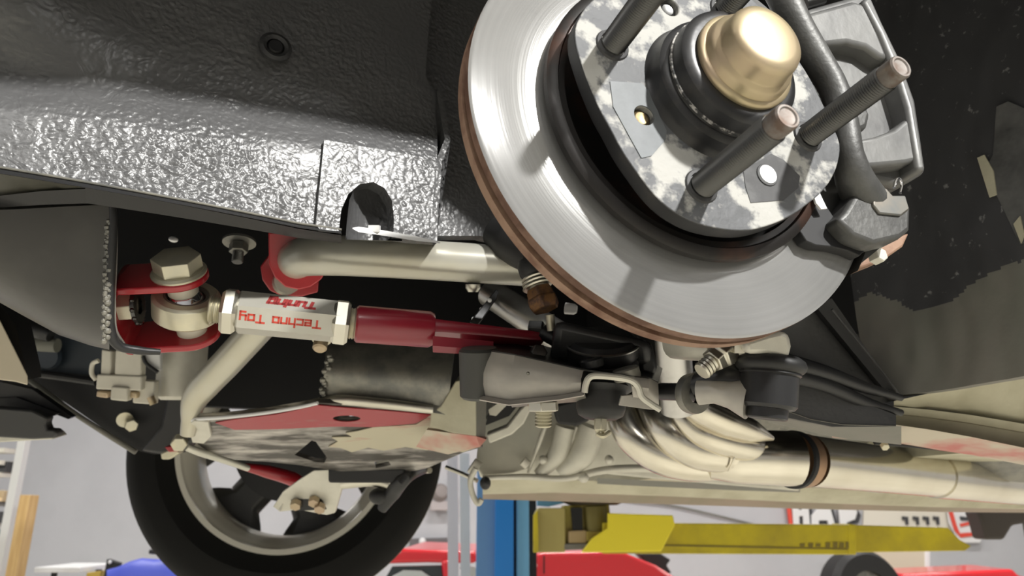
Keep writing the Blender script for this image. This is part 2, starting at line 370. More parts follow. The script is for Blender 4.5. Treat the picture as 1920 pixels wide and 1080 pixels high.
    obj('scuffed_tar_patch', MB().prism([WP(x, y, .002) for x, y in ((1868, 200), (1890, 190), (1925, 205), (1960, 330), (1940, 440), (1912, 458), (1885, 400), (1845, 320), (1862, 290))], -WN * .002), mat('scuffed_grey_tar', (.07, .07, .07), .55, 0, (.15, .15, .145), 22, (.45, .7), .5, 60, .002), root)
    obj('bare_scrape', MB().prism([WP(x, y, .003) for x, y in ((1832, 296), (1845, 290), (1862, 320), (1868, 365), (1855, 370))], -WN * .001), BEIGE, root)
    obj('bare_scrape', MB().prism([WP(x, y, .003) for x, y in ((1900, 420), (1912, 405), (1920, 440), (1914, 456))], -WN * .001), BEIGE, root)
    # sloping firewall panels below the disc at the right
    d0 = .60
    obj('toe_panel', MB().prism([P(1400, 560, .60), P(1560, 560, .60), P(1690, 748, .625), P(1640, 760, .625), P(1470, 690, .60), P(1380, 640, .6)], FW * .02), DARKP, root)
    obj('gusset', MB().prism([P(1530, 575, .585), P(1558, 560, .585), P(1690, 745, .612), P(1676, 752, .612)], FW * .012), SOOT, root)
    obj('gusset_edge', MB().tube([P(1560, 580, .575), P(1625, 660, .588), P(1688, 742, .602)], .0011, 8), DARKP, root)
    for (ya, yb, rr, ma) in ((683, 742, .006, BLK), (705, 770, .006, BLK)):
        obj('rail_rib', MB().tube([P(1440, ya - 12, .56), P(1540, ya + 14, .565), P(1620, yb - 16, .575), P(1690, yb + 4, .585)], [rr * 1.3, rr, rr * .8, rr * .45], 12), ma, root)
    top = [(1440, 690), (1520, 715), (1600, 748), (1680, 778)]; bot = [(1440, 775), (1500, 788), (1560, 800), (1680, 800)]
    obj('rear_rail', MB().loft([[P(a[0], a[1], .572), P(b[0], b[1], .568), P(b[0], b[1] + 4, .60), P(a[0], a[1], .60)] for a, b in zip(top, bot)]), DARKP, root)
    t2 = [(1440, 752), (1480, 772), (1520, 786), (1580, 796), (1690, 799)]; b2 = [(1440, 790), (1490, 801), (1540, 813), (1600, 823), (1690, 832)]
    obj('rail_underside', MB().loft([[P(a[0], a[1], .567), P(b[0], b[1], .60), P(b[0], b[1] + 2, .61), P(a[0], a[1] + 4, .60)] for a, b in zip(t2, b2)]), GREYP, root)
    # beige underside behind the wheel arch: three ridged strips
    def strip(name, ptsA, ptsB, dA, dB, m, th=.01):
        obj(name, MB().loft([[P(a[0], a[1], dA), P(b[0], b[1], dB), P(b[0], b[1] + 3, dB + th), P(a[0], a[1] + 3, dA + th)] for a, b in zip(ptsA, ptsB)]), m, root)
    strip('floor_edge', [(1676, 752), (1740, 738), (1820, 718), (2000, 672)], [(1676, 764), (1740, 770), (1820, 780), (2000, 812)], .60, .63, BEIGE)
    strip('floor_ridge', [(1676, 762), (1740, 768), (1820, 778), (2000, 808)], [(1676, 775), (1740, 782), (1820, 793), (2000, 824)], .618, .622, BEIGE)
    strip('floor_channel', [(1676, 774), (1740, 781), (1820, 792), (2000, 822)], [(1676, 797), (1740, 806), (1820, 822), (2000, 858)], .628, .632, BEIGE)
    strip('floor_lip', [(1585, 801), (1676, 796), (1740, 805), (1820, 819), (2000, 856)], [(1560, 817), (1676, 830), (1740, 838), (1820, 850), (2000, 884)], .606, .64, PINKP)
    sl = obj('floor_slot', MB().tube([P(1640, 829, .640), P(1700, 834, .645), P(1775, 842, .655)], .0022, 10), SOOT, root)
    obj('slot_bolt', MB().hexa(P(1657, 834, .636), camdir(0, -.5, 1), .0035, .004), PALEG, root)
    strip('inner_sill', [(1400, 770), (1560, 815), (1680, 826), (1800, 840), (2000, 872)], [(1400, 850), (1560, 850), (1680, 868), (1800, 890), (2000, 910)], .86, .90, DKST)
    # body shell over and around, which shades the arch
    FO = HUBC + OUT * .075
    lip = []
    for px, py in ((-160, 130), (60, 138), (250, 146), (420, 172), (620, 212), (832, 262)):
        p = RP(px, py); ld = (HUBC + LDIR * 2.6 - p).normalized(); lip.append(p + ld * ((FO - p).dot(OUT) / ld.dot(OUT)))
    l0, l1 = lip[0], lip[-1]
    more = [l1 + REAR * .06 - ZUP * .025, l1 + REAR * .16 - ZUP * .10, l1 + REAR * .26 - ZUP * .26]
    far_ = [l1 + REAR * 1.6 - ZUP * .26, l1 + REAR * 1.6 + ZUP * .40, l0 - REAR * .9 + ZUP * .30, l0 - REAR * .9]
    obj('fender_skin', MB().prism(lip + more + far_, -OUT * .012), BLK, root)
    base = HUBC + ZUP * .52
    obj('bonnet_skin', MB().box(base - OUT * .72 + REAR * .6, OUT * .85, REAR * 2.0, ZUP * .01), BLK, root)
    obj('far_fender', MB().box(HUBC - OUT * 1.50 + REAR * .7 + ZUP * .33, OUT * .01, REAR * 1.8, ZUP * .2), BLK, root)
    obj('bay_front', MB().box(HUBC - OUT * .75 - REAR * .75 + ZUP * .30, OUT * .7, REAR * .02, ZUP * .24), SOOT, root)
    obj('far_inner_panel', MB().box(HUBC - OUT * 1.02 - REAR * .02 + ZUP * .235, OUT * .01, REAR * .72, ZUP * .26), SOOT, root)
    obj('firewall', MB().box(HUBC - OUT * .65 + REAR * .46 + ZUP * .26, OUT * .46, REAR * .02, ZUP * .26), SOOT, root)
    obj('floor_pan', MB().box(HUBC - OUT * .68 + REAR * 1.75 - ZUP * .12, OUT * .70, REAR * 1.25, ZUP * .012), BEIGE, root)
    return root
car_body()

# ---------------------------------------------------------------- brake disc
def brake():
    root = empty('brake_disc', HUBC, 'large vented brake disc with bright turned face and rusty rim', 'brake disc', M=HM)
    m = MB(HM); m.lathe([(.074, 0), (.1128, 0), (.115, -.0012)], seg=128); m.mat(1).lathe([(.115, -.0012), (.1152, -.0030), (.1152, -.0062), (.075, -.0062)], seg=128)
    obj('friction_face', m, [DISCF, RUST], root, label='polished outer friction face with rusty edge')
    m = MB(HM); m.lathe([(.072, -.0105), (.1152, -.0105), (.1152, -.0165), (.072, -.0165), (.072, -.0105)], seg=128)
    obj('rear_friction_ring', m, RUSTL, root)
    m = MB(HM); m.lathe([(.095, -.006), (.095, -.0108)], seg=96)
    for k in range(54):
        a = 2 * pi * k / 54; x, y = V((cos(a), sin(a), 0)), V((-sin(a), cos(a), 0))
        m.box(x * .103 + V((0, 0, -.0084)), x * .0095, y * .0013, V((0, 0, .0023)))
    tag(obj('cooling_vanes', m, VENTM, root), kind='stuff')
    m = MB(HM); m.lathe([(.0745, -.006), (.0745, .004), (.0795, .004), (.0795, .0075), (.0775, .009), (.0745, .0095), (.0735, .008), (.0705, .008), (.0700, -.004), (.047, -.004)], seg=96)
    obj('disc_hat', m, mat('burnt_hat', (.016, .014, .013), .42, .3, (.06, .028, .018), 22, (.5, .7), .2, 200, .0006), root)
brake()

# ---------------------------------------------------------------- wheel hub, studs, cap
FH = .0249
def hub():
    root = empty('wheel_hub', HUBC, 'scraped four-stud wheel hub standing out from the brake disc', 'wheel hub', M=HM)
    o = [(1093, 62), (1094, 83), (1100, 104), (1108, 124), (1127, 171), (1161, 237), (1205, 313), (1237, 357), (1255, 374), (1275, 388), (1303, 402), (1350, 413), (1400, 415), (1436, 405), (1470, 390), (1503, 367), (1533, 343), (1553, 313), (1562, 283), (1563, 260)]
    pts = [HP(x, y, FH) for x, y in o]
    ph = 2.7748
    # the hidden top half: the visible outline turned half way round
    an = [(math.atan2(p.y, p.x), p.length) for p in pts]
    un = [an[0]]
    for a, r in an[1:]:
        while a - un[-1][0] > pi: a -= 2 * pi
        while a - un[-1][0] < -pi: a += 2 * pi
        un.append((a, r))
    sg = 1 if un[-1][0] > un[0][0] else -1
    tab = un + [(a + sg * pi, r) for a, r in un if (a + sg * pi - un[-1][0]) * sg > .06 and (un[0][0] + sg * 2 * pi - (a + sg * pi)) * sg > .06]
    tab.append((un[0][0] + sg * 2 * pi, un[0][1]))
    full = []; N_ = 120
    for k in range(N_):
        a = tab[0][0] + (tab[-1][0] - tab[0][0]) * k / N_
        for (a0, r0), (a1, r1) in zip(tab, tab[1:]):
            if (a - a0) * sg >= -1e-9 and (a1 - a) * sg > 0: full.append((a, r0 + (r1 - r0) * (a - a0) / (a1 - a0))); break
    rr = [r for _, r in full]; rs = [(rr[i - 1] + 2 * rr[i] + rr[(i + 1) % len(rr)]) / 4 for i in range(len(rr))]
    m = MB(HM); m.prism([V((cos(a) * r, sin(a) * r, FH)) for (a, _), r in zip(full, rs)], V((0, 0, -.0085)))
    fl = obj('flange', m, [FLANGE, BARREL], root, bevel=.0006, ang=25)
    for p in fl.data.polygons:
        if abs(p.normal.z) < .5: p.material_index = 1
    def hole(px, py, r, m1, name, m2=None):
        c = HP(px, py, FH)
        cut(fl, MB(HM).lathe([(0, -.006), (r, -.006), (r, .002), (0, .002)], c, seg=24))
        if m2: obj(name, MB(HM).lathe([(0, -.0025), (r * .6, -.002), (r * .92, -.003), (r * .92, -.006), (0, -.006)], c, seg=20), m2, root)
    hole(1207, 217, .0052, 0, 'brass_screw', mat('brass_screw', (.32, .25, .14), .4, .9, (.2, .15, .08), 200))
    hole(1256, 13, .0052, 0, 'recessed_screw', STUDM)
    hole(1437, 329, .0050, 0, 'threaded_hole_plug', WHITE)
    # black-painted patch around the open hole, and milled flats
    def patch(pts, m_, t=.0003, nm='paint_patch'):
        q = [HP(x, y, FH + t) for x, y in pts]; obj(nm, MB(HM).prism(q, V((0, 0, -.0006))), m_, root)
    pp = patch
    BP = mat('matt_black_patch', (.045, .045, .046), .55, .2, (.10, .10, .10), 60, (.5, .75), .2, 200, .0005)
    q = [(1393, 312), (1420, 304), (1446, 288), (1470, 300), (1500, 330), (1497, 352), (1470, 375), (1430, 388), (1408, 380), (1398, 350)]
    patch([p for p in q if p[0] < 1600 and not (1424 < p[0] < 1450 and p[1] > 300)], BP)
    c = HP(1437, 329, FH); obj('open_hole', MB(HM).lathe([(.0051, .0002), (.0058, .0006), (.0056, .0008), (0, .0008)], c, seg=24), BP, root)
    obj('open_hole_light', MB(HM).lathe([(0, .0009), (.0048, .0009), (.0048, .0010), (0, .0011)], HP(1438, 328, FH), seg=24), WHITE, root)
    FLAT = mat('milled_steel_flat', (.13, .14, .148), .55, .1, (.10, .11, .115), 80, (.4, .7))
    patch([(1144, 152), (1204, 156), (1222, 175), (1236, 215), (1250, 245), (1248, 262), (1222, 292), (1203, 296), (1180, 255), (1150, 200)], FLAT, .0004, 'milled_flat')
    for nm in ('milled_flat',):
        fo = [o_ for o_ in root.children if o_.name.startswith(nm)][-1]
        cut(fo, MB(HM).lathe([(0, -.006), (.0052, -.006), (.0052, .002), (0, .002)], HP(1207, 217, FH), seg=24))
    # barrel with two collars
    m = MB(HM); m.lathe([(.045, -.004), (.045, .018), (.0375, FH), (.0362, .0262), (.0352, .029), (.0346, .0335), (.0326, .0352), (.0312, .0356), (.0308, .0368), (.0312, .0385), (.0306, .0455), (.0288, .0472), (.0262, .0478), (.022, .0478)], seg=72)
    obj('barrel', m, BARREL, root)
    m = MB(HM); m.lathe([(.0306, .0366), (.0317, .0372), (.0318, .0384), (.0306, .0390)], seg=72)
    obj('worn_ring', m, mat('worn_edge', (.05, .05, .05), .4, .4, (.6, .58, .55), 300, (.47, .60)), root, label='ring with flaking bright edge')
    m = MB(HM); m.lathe([(.0236, .0472), (.0244, .0482), (.0245, .0502), (.0238, .0511), (.0222, .0515), (.0215, .0545), (.0206, .0562), (.0190, .0570), (.0184, .0580), (.0180, .0635), (.0171, .0655), (.0152, .0668), (.0125, .0675), (.006, .0679), (0, .0680)], seg=72)
    obj('dust_cap', m, GOLD, root, label='gold zinc stepped dust cap', ang=60)
    for k in range(4):
        a = ph + k * pi / 2; b = V((.055 * cos(a), .055 * sin(a), FH)); z = V((0, 0, 1))
        m = MB(HM); m.thread(b + z * .0015, b + z * .0495, .0063, .00125, 28, .10)
        st = obj('wheel_stud', m, STUDM, root, ang=20)
        m = MB(HM); m.lathe([(.0055, .0490), (.0054, .0500), (.0056, .0505), (.0056, .0572), (.0050, .0580), (.0042, .0580), (.0036, .0574), (0, .0572)], b, z, 28)
        obj('stud_tip', m, STUDT, st)
        m = MB(HM); m.lathe([(.0086, 0), (.0080, .0010), (.0066, .0014), (.0062, 0)], b, z, 24)
        obj('stud_seat', m, BP, st)
hub()

# ---------------------------------------------------------------- brake caliper
def caliper():
    root = empty('brake_caliper', HM @ HP(1640, 250, 0), 'grey cast brake caliper gripping the edge of the disc', 'brake caliper')
    def plate(name, px, h, t, m, bev=.0022, lab=None):
        return obj(name, MB(HM).prism([HP(x, y, h) for x, y in px], V((0, 0, -t))), m, root, bevel=bev, seg=3, label=lab)
    out = [(1482, 30), (1520, 14), (1600, -8), (1632, -12), (1655, 40), (1690, 112), (1718, 190), (1731, 270), (1738, 322), (1715, 336), (1690, 347), (1640, 336), (1618, 318), (1600, 270), (1570, 190), (1530, 110)]
    def clear(p, r=.1178):                       # keep clear of the disc's rim
        l = sqrt(p.x * p.x + p.y * p.y); k = max(1, r / l); return V((p.x * k, p.y * k, p.z))
    plate('housing', out, .010, .0082, CASTL, .003)
    m = MB(HM).prism([clear(HP(x, y, .010)) - V((0, 0, .008)) for x, y in out], V((0, 0, -.044))); obj('housing_bridge', m, CASTL, root, bevel=.002)
    plate('upper_pad_face', [(1488, 36), (1520, 22), (1600, 0), (1622, 6), (1648, 62), (1668, 112), (1650, 106), (1625, 88), (1590, 80), (1555, 84), (1530, 90), (1508, 64)], .020, .014, CASTL, .003)
    plate('lower_pad_face', [(1600, 262), (1640, 255), (1676, 242), (1700, 222), (1706, 200), (1716, 240), (1726, 300), (1700, 306), (1640, 312), (1622, 312), (1610, 290)], .020, .014, CASTL, .003)
    plate('side_rib', [(1632, -12), (1655, 40), (1690, 112), (1718, 190), (1738, 322), (1722, 318), (1712, 260), (1702, 200), (1680, 130), (1650, 60), (1618, 0)], .022, .03, CASTL, .0025)
    plate('piston_boss', [(1585, 150), (1605, 165), (1622, 190), (1634, 215), (1628, 240), (1600, 252), (1585, 230)], .020, .012, CASTD, .003)
    # carrier arm that bows past the hub and its lower lug
    pth = [(1440, -60), (1462, -20), (1492, 45), (1530, 112), (1560, 165), (1580, 225), (1590, 290), (1606, 345), (1640, 405)]
    z = [.024, .024, .023, .022, .022, .022, .021, .015, .001]
    obj('carrier_arm', MB().tube([HM @ HP(x, y, h) for (x, y), h in zip(pth, z)], [.0094, .0090, .0086, .0084, .0082, .0078, .0080, .0102, .0128], 20, 6, flat=.95), CASTD, root)
    m = MB(HM).prism([HP(x, y, .017) for x, y in ((1585, 395), (1608, 356), (1628, 346), (1660, 350), (1672, 364), (1700, 364), (1709, 392), (1708, 432), (1690, 446), (1640, 458), (1600, 442), (1570, 410))], V((0, 0, -.0155)))
    obj('carrier_lug', m, CASTD, root, bevel=.004, seg=3)
    m = MB(HM).prism([clear(HP(x, y, .017)) - V((0, 0, .015)) for x, y in ((1585, 395), (1608, 356), (1628, 346), (1660, 350), (1672, 364), (1700, 364), (1709, 392), (1708, 432), (1690, 446), (1640, 458), (1600, 442), (1570, 410))], V((0, 0, -.024)))
    obj('carrier_bridge', m, CASTD, root, bevel=.002)
    plate('lug_face', [(1636, 352), (1662, 352), (1674, 366), (1698, 366), (1706, 392), (1690, 404), (1650, 400), (1638, 384)], .0185, .004, mat('lug_machined', (.16, .165, .16), .45, .7, (.22, .20, .17), 40), .0008)
    plate('pad_backing', [(1488, 392), (1498, 430), (1512, 452), (1530, 460), (1562, 463), (1590, 470), (1612, 480), (1640, 452), (1600, 436), (1562, 404), (1545, 378)], .0075, .0068, SOOT, .0006)
    plate('lug_underside', [(1600, 497), (1632, 470), (1660, 452), (1706, 436), (1694, 462), (1660, 486), (1625, 500), (1598, 506)], -.0175, .014, RUSTL, .0015)
    obj('bleed_bolt', MB(HM).hexa(HP(1638, 484, -.008), V((0, 0, 1)), .0042, .006), ALU, root)
    obj('shim_clip', MB(HM).prism([HP(x, y, .012) for x, y in ((1524, 358), (1534, 354), (1540, 368), (1551, 391), (1540, 392), (1530, 380))], V((0, 0, -.0012))), WHITE, root, label='bright shim clip')
    obj('pad_pin', MB().tube([HM @ HP(x, y, .014) for x, y in ((1676, 352), (1680, 338), (1687, 335), (1691, 348), (1688, 362))], .0008, 8), CHROME, root)
    obj('banjo_union', MB(HM).cyl(HP(1505, 8, .008), HP(1540, -2, .008), .004, 16), STUDM, root)
caliper()

# ---------------------------------------------------------------- front suspension
BA = camdir(.03, .86, .50)                        # axis of the clevis bolt
def clevis():
    c0 = P(336, 512, .50)                          # bolt axis at the top ear's upper face
    root = empty('clevis_bracket', c0, 'red U-shaped clevis bracket with a big pale hex bolt through it', 'bracket')
    b = (-RT * .97 - UP * .06 - FW * .16); b = (b - BA * b.dot(BA)).normalized(); c = BA.cross(b)
    def ear(o, r, L, t, wl):
        pts = [o + (b * cos(a) + c * sin(a)) * r for a in [radians(x) for x in range(90, 271, 12)]][::1]
        pts = [o - b * (r * sin(radians(x))) + c * (r * cos(radians(x))) for x in range(0, 181, 12)]
        pts += [o + b * L - c * wl, o + b * (L + .003) , o + b * L + c * wl]
        return MB().prism(pts, -BA * t)
    H = .047
    obj('upper_ear', ear(c0, .0185, .036, .0052, .0175), RED, root, bevel=.0012)
    c1 = c0 - BA * H
    obj('lower_ear', ear(c1 - c * 0, .0185, .036, .0052, .0175), RED, root, bevel=.0012)
    secs = []
    for i in range(13):
        a = pi * i / 12; rr = H / 2 + .0026
        o = c0 - BA * (H / 2 + .0026) + b * (.036 + .012 * sin(a)) + BA * (rr * cos(a)); oi = c0 - BA * (H / 2 + .0026) + b * (.036 + .0065 * sin(a)) + BA * ((rr - .0052) * cos(a))
        secs.append([o + c * .0175, o - c * .0175, oi - c * .0175, oi + c * .0175])
    obj('web', MB().loft(secs), RED, root)
    bo = MB(); bo.cyl(c0 - BA * (H + .012), c0, .0075, 24); bo.mat(0).hexa(c0 + BA * .003, BA, .0158, .0105, radians(17)); bo.lathe([(0, .003), (.0158, .003), (.0150, .0034), (0, .0034)], c0, BA, 32)
    bl = obj('bolt', bo, PALEG, root, bevel=.0004)
    obj('washer', MB().lathe([(.007, 0), (.0178, 0), (.0180, .0014), (.0165, .003), (.007, .003)], c0, BA, 40), PALEG, bl)
    for q, s_ in ((c0 - BA * .0052, 1), (c1, -1)):
        obj('spacer', MB().lathe([(.0075, 0), (.0100, 0), (.0100, -.0098 * s_), (.0094, -.0105 * s_), (.0075, -.0105 * s_)], q, BA, 32), PLAST, root)
    n = c0 - BA * (H / 2) + b * .0425
    nt = obj('web_nut', MB().hexa(n, -b, .0105, .010, .3), PALEG, root, bevel=.0005)
    lw = MB(); lw.lathe([(.006, .010), (.0125, .010), (.0125, .0125), (.006, .0125)], n, -b, 24)
    for k in range(12):
        a = k * pi / 6; x, y, z = frame_of(-b); p = n - b * .0113 + (x * cos(a) + y * sin(a)) * .0125; lw.ball(p, .0017, 8)
    obj('toothed_washer', lw, STUDM, nt)
    return c0, c1, b, c
C0, C1, CB, CC = clevis()

def adjustable_rod():
    e = C0 - BA * .0255                                # centre of the eye
    j = P(428, 583, .502); q1 = P(640, 604, .520); q2 = P(655, 606, .521); q3 = P(812, 618, .535); q4 = P(1018, 637, .548)
    root = empty('adjustable_control_rod', e, 'adjustable suspension rod with hex sleeve, red lettering and red tube end', 'control rod')
    ax = (q1 - j).normalized()
    rod = root
    eye = MB(); ea = (BA * 1.0 + RT * .05).normalized(); ea = (ea - ax * ea.dot(ax)).normalized()
    R = .0222; w_ = .0088
    eye.lathe([(.0148, -w_), (R - .002, -w_), (R, -w_ + .002), (R, w_ - .002), (R - .002, w_), (.0148, w_), (.0148, -w_)], e, ea, 56)
    sh = e + ax * R * .8
    secs = []
    up = ea; side = ax.cross(up)
    for t, a_, b_ in ((0, w_, .019), (.3, w_, .0165), (.65, .0092, .012), (1, .0096, .0100)):
        p = sh.lerp(j - ax * .009, t); secs.append([p + up * (a_ * sin(2 * pi * k / 20)) + side * (b_ * cos(2 * pi * k / 20)) for k in range(20)])
    eye.loft(secs)
    ey = obj('rod_end', eye, PALEG, rod, bevel=.0006)
    obj('race', MB().lathe([(.0150, -.0080), (.0150, .0080), (.0132, .0086), (.0122, .0070), (.0135, 0), (.0122, -.0070), (.0132, -.0086), (.0150, -.0080)], e, ea, 48), DKST, ey)
    obj('ball', MB().ball(e, .0133, 32, BA), CHROME, ey)
    th = MB(); th.thread(j - ax * .012, j + ax * .002, .0095, .0015, 24, .10); obj('left_thread', th, PALEG, rod)
    side2 = (RT * 0 + FW).cross(ax).normalized()
    ref = FW                                            # one flat of the hex faces the viewer
    def hexs(a, b, r, nm, m, ph=radians(30), ch=.0012, par=rod):
        a, b = V(a), V(b); z = (b - a).normalized(); L = (b - a).length
        yv = (-FW - z * (-FW).dot(z)); yv = (yv - UP * .16).normalized(); yv = (yv - z * yv.dot(z)).normalized(); x = yv.cross(z)
        def ring(h, rr): return [a + z * h + (yv * cos(ph + k * pi / 3) + x * sin(ph + k * pi / 3)) * rr for k in range(6)]
        mb = MB(); mb.loft([ring(0, r - ch), ring(ch, r), ring(L - ch, r), ring(L, r - ch)])
        return obj(nm, mb, m, par), yv, x, z
    j2 = P(446, 585, .5035)
    def jam(a, b, nm, r):
        return hexs(a, b, r, nm, ZINC, radians(8), .0022)
    jam(j - ax * .004, j2, 'jam_nut', .0168)
    r = .0150
    sl, yv, x, z = hexs(j2, q1, r, 'hex_sleeve', mat('satin_zinc_sleeve', (.50, .49, .44), .38, .35, (.42, .40, .34), 12, (.4, .7)))
    jam(q1 - ax * .006, q2, 'jam_nut', .0170)
    obj('right_thread', MB().thread(q2, q2 + ax * .006, .0112, .0015, 28, .08), PALEG, rod)
    # red tube and its flattened blade
    t0 = q2 + ax * .0042; ax2 = (q3 - t0).normalized()
    obj('red_tube', MB().lathe([(0, 0), (.0118, 0), (.0132, .0015), (.0132, (q3 - t0).length - .003), (.0118, (q3 - t0).length), (0, (q3 - t0).length)], t0, ax2, 48), REDM, rod)
    a3 = (q4 - q3).normalized(); upv = (UP + FW * .45); upv = (upv - a3 * upv.dot(a3)).normalized(); sd = a3.cross(upv)
    L = (q4 - q3).length; secs = []
    for t, wd, tk in ((-.06, .0098, .0052), (.0, .0098, .0050), (.08, .0098, .0046), (.5, .0092, .0040), (.85, .0078, .0036), (.96, .007, .0030), (1.0, .003, .0022)):
        p = q3 + a3 * (L * t)
        secs.append([p + sd * (wd * u) + upv * (tk * v) for u, v in ((-1, -.6), (-.9, -1), (.9, -1), (1, -.6), (1, .6), (.9, 1), (-.9, 1), (-1, .6))])
    obj('red_blade', MB().loft(secs), REDM, rod)
    for s_ in (1,):
        secs = []
        for t, hh in ((.02, .0095), (.2, .0092), (.42, .0075), (.55, .0045)):
            p = q3 + a3 * (L * t) - sd * 0 - upv * .006
            secs.append([p - FW * .010 - UP * (hh * .2), p - FW * .0125 - UP * hh, p - FW * .0145 - UP * (hh * .5), p - FW * .0125 + UP * .002])
        obj('blade_lip', MB().loft(secs), REDM, rod)
    # lettering printed on two flats, upside down: baseline up, reading from right to left
    ap = r * cos(pi / 6)
    GL = {'T': ([[(0, 4), (4, 4)], [(2, 4), (2, 0)]], 4), 'e': ([[(3, 0), (0, 0), (0, 3), (3, 3), (3, 1.5), (0, 1.5)]], 3), 'c': ([[(3, 3), (0, 3), (0, 0), (3, 0)]], 3),
          'h': ([[(0, 4.6), (0, 0)], [(0, 3), (3, 3), (3, 0)]], 3), 'n': ([[(0, 0), (0, 3), (3, 3), (3, 0)]], 3), 'o': ([[(0, 0), (0, 3), (3, 3), (3, 0), (0, 0)]], 3),
          'y': ([[(0, 3), (0, .6), (3, .6)], [(3, 3), (3, -1.4), (.4, -1.4)]], 3), 'u': ([[(0, 3), (0, 0), (3, 0), (3, 3)]], 3), 'i': ([[(0, 3), (0, 0)], [(0, 4), (0, 4.5)]], 0),
          'g': ([[(3, 0), (0, 0), (0, 3), (3, 3), (3, -1.4), (.3, -1.4)]], 3), ' ': ([], 2)}
    def letters(txt, nrm, across, start, unit, wd, m, nm, slant=0, base=0):
        cx = 0
        for ch in txt:
            strokes, adv = GL[ch]
            if strokes:
                mb = MB()
                for st in strokes:
                    for (ax_, ay_), (bx_, by_) in zip(st, st[1:]):
                        A, B = V((ax_ + cx + slant * ay_, ay_, 0)), V((bx_ + cx + slant * by_, by_, 0)); dd = (B - A).normalized() * (wd * .5); pp = V((-dd.y, dd.x, 0))
                        q = [A - dd - pp, B + dd - pp, B + dd + pp, A - dd + pp]
                        mb.prism([start - z * (u.x * unit) - across * ((u.y - base) * unit) + nrm * .00012 for u in q], -nrm * .0003)
                obj(nm, mb, m, sl, flat=True)
            cx += adv + 1.35
    p = j2 + yv * ap
    Lz = (q1 - j2).length
    sc = 1.12
    xu = x if x.dot(UP) > 0 else -x
    letters('Techno Toy', yv, xu, j2 + z * (Lz * .80) + yv * ap, .00121, 1.1, LETTER, 'letter', 0, 1.7)
    n2 = (yv * cos(pi / 3) + xu * sin(pi / 3)).normalized(); ac2 = (xu * cos(pi / 3) - yv * sin(pi / 3)).normalized()
    letters('Tuning', n2, ac2, j2 + z * (Lz * .74) + n2 * ap, .00135, 1.7, LETTERD, 'letter', .25, 1.7)
adjustable_rod()

def sway():
    root = empty('anti_roll_tube', P(760, 488, .58), 'thick silver bent tube running from red ring bracket to the disc', 'suspension tube')
    obj('tube', MB().tube([P(560, 496, .655), P(556, 488, .615), P(574, 481, .592), P(620, 479, .580), P(700, 482, .578), P(820, 489, .578), P(985, 500, .578)], [.0150, .0155, .0158, .0160, .0158, .0155, .0153], 28, 8), TUBEM, root)
    e = P(983, 500, .578); ax = (P(985, 500, .578) - P(820, 489, .578)).normalized()
    obj('tube_end', MB().lathe([(.0120, 0), (.0155, 0), (.0157, .002), (.0120, .0022)], e, ax, 32), TUBEM, root)
    obj('dent_chip', MB().ball(P(628, 487, .5655), .0022, 10), SOOT, root)
    obj('clamp_screw', MB().lathe([(0, 0), (.006, 0), (.006, .003), (.004, .006), (0, .006)], P(887, 533, .575), -UP, 20), ZINC, root)
    r2 = empty('red_ring_bracket', P(555, 500, .61), 'bright red rounded bracket plate around the bent end of silver tube', 'bracket')
    d = .612; px = [(503, 436), (572, 436), (600, 440), (613, 480), (612, 508), (602, 524), (582, 538), (560, 543), (535, 538), (515, 520), (504, 495)]
    tl = camdir(.25, -.1, 1)
    o = obj('ring_plate', MB().prism([onplane(x, y, P(555, 500, d), tl) for x, y in px], -tl * .005), mat('coral_red_paint', (.50, .03, .04), .35, 0, coat=.3), r2, bevel=.001)
    obj('back_plate', MB().prism([onplane(x, y, P(550, 505, d + .03), tl) for x, y in ((488, 500), (492, 525), (506, 545), (530, 556), (566, 556), (596, 548), (600, 500), (560, 470), (510, 470))], -tl * .005), RED, r2, bevel=.001)
    obj('bush_sleeve', MB().cyl(P(535, 530, d + .026), P(540, 526, d + .004), .011, 24), ZINC, r2)
    r3 = empty('diagonal_brace_tube', P(400, 700, .74), 'silver brace tube slanting down behind the hex sleeve', 'brace')
    obj('tube', MB().tube([P(520, 575, .70), P(478, 622, .715), P(425, 680, .73), P(385, 722, .742), P(364, 752, .75), P(356, 790, .755), P(352, 815, .757)], [.0150, .0150, .0148, .0145, .0125, .0085, .0075], 24, 8), TUBEM, r3)
    obj('flat_end', MB().prism([P(342, 760, .752), P(370, 760, .752), P(364, 806, .755), P(356, 822, .756), P(344, 806, .755)], FW * .006), TUBEM, r3, bevel=.001)
    r4 = empty('lower_tie_strip', P(400, 860, .80), 'thin pale rod sloping below the scraped crossmember plate', 'tie rod')
    obj('strip', MB().tube([P(350, 838, .79), P(375, 848, .80), P(420, 862, .83), P(465, 878, .86)], [.0040, .0042, .0042, .0036], 14), TUBEM, r4)
    obj('end_bolt', MB().hexa(P(338, 826, .785), camdir(.3, -.2, 1), .0085, .012), PALEG, r4, bevel=.0006)
    obj('red_end', MB().tube([P(452, 874, .93), P(500, 884, .94), P(548, 898, .95), P(572, 912, .955)], [.004, .008, .009, .007], 14), RED, r4)
sway()

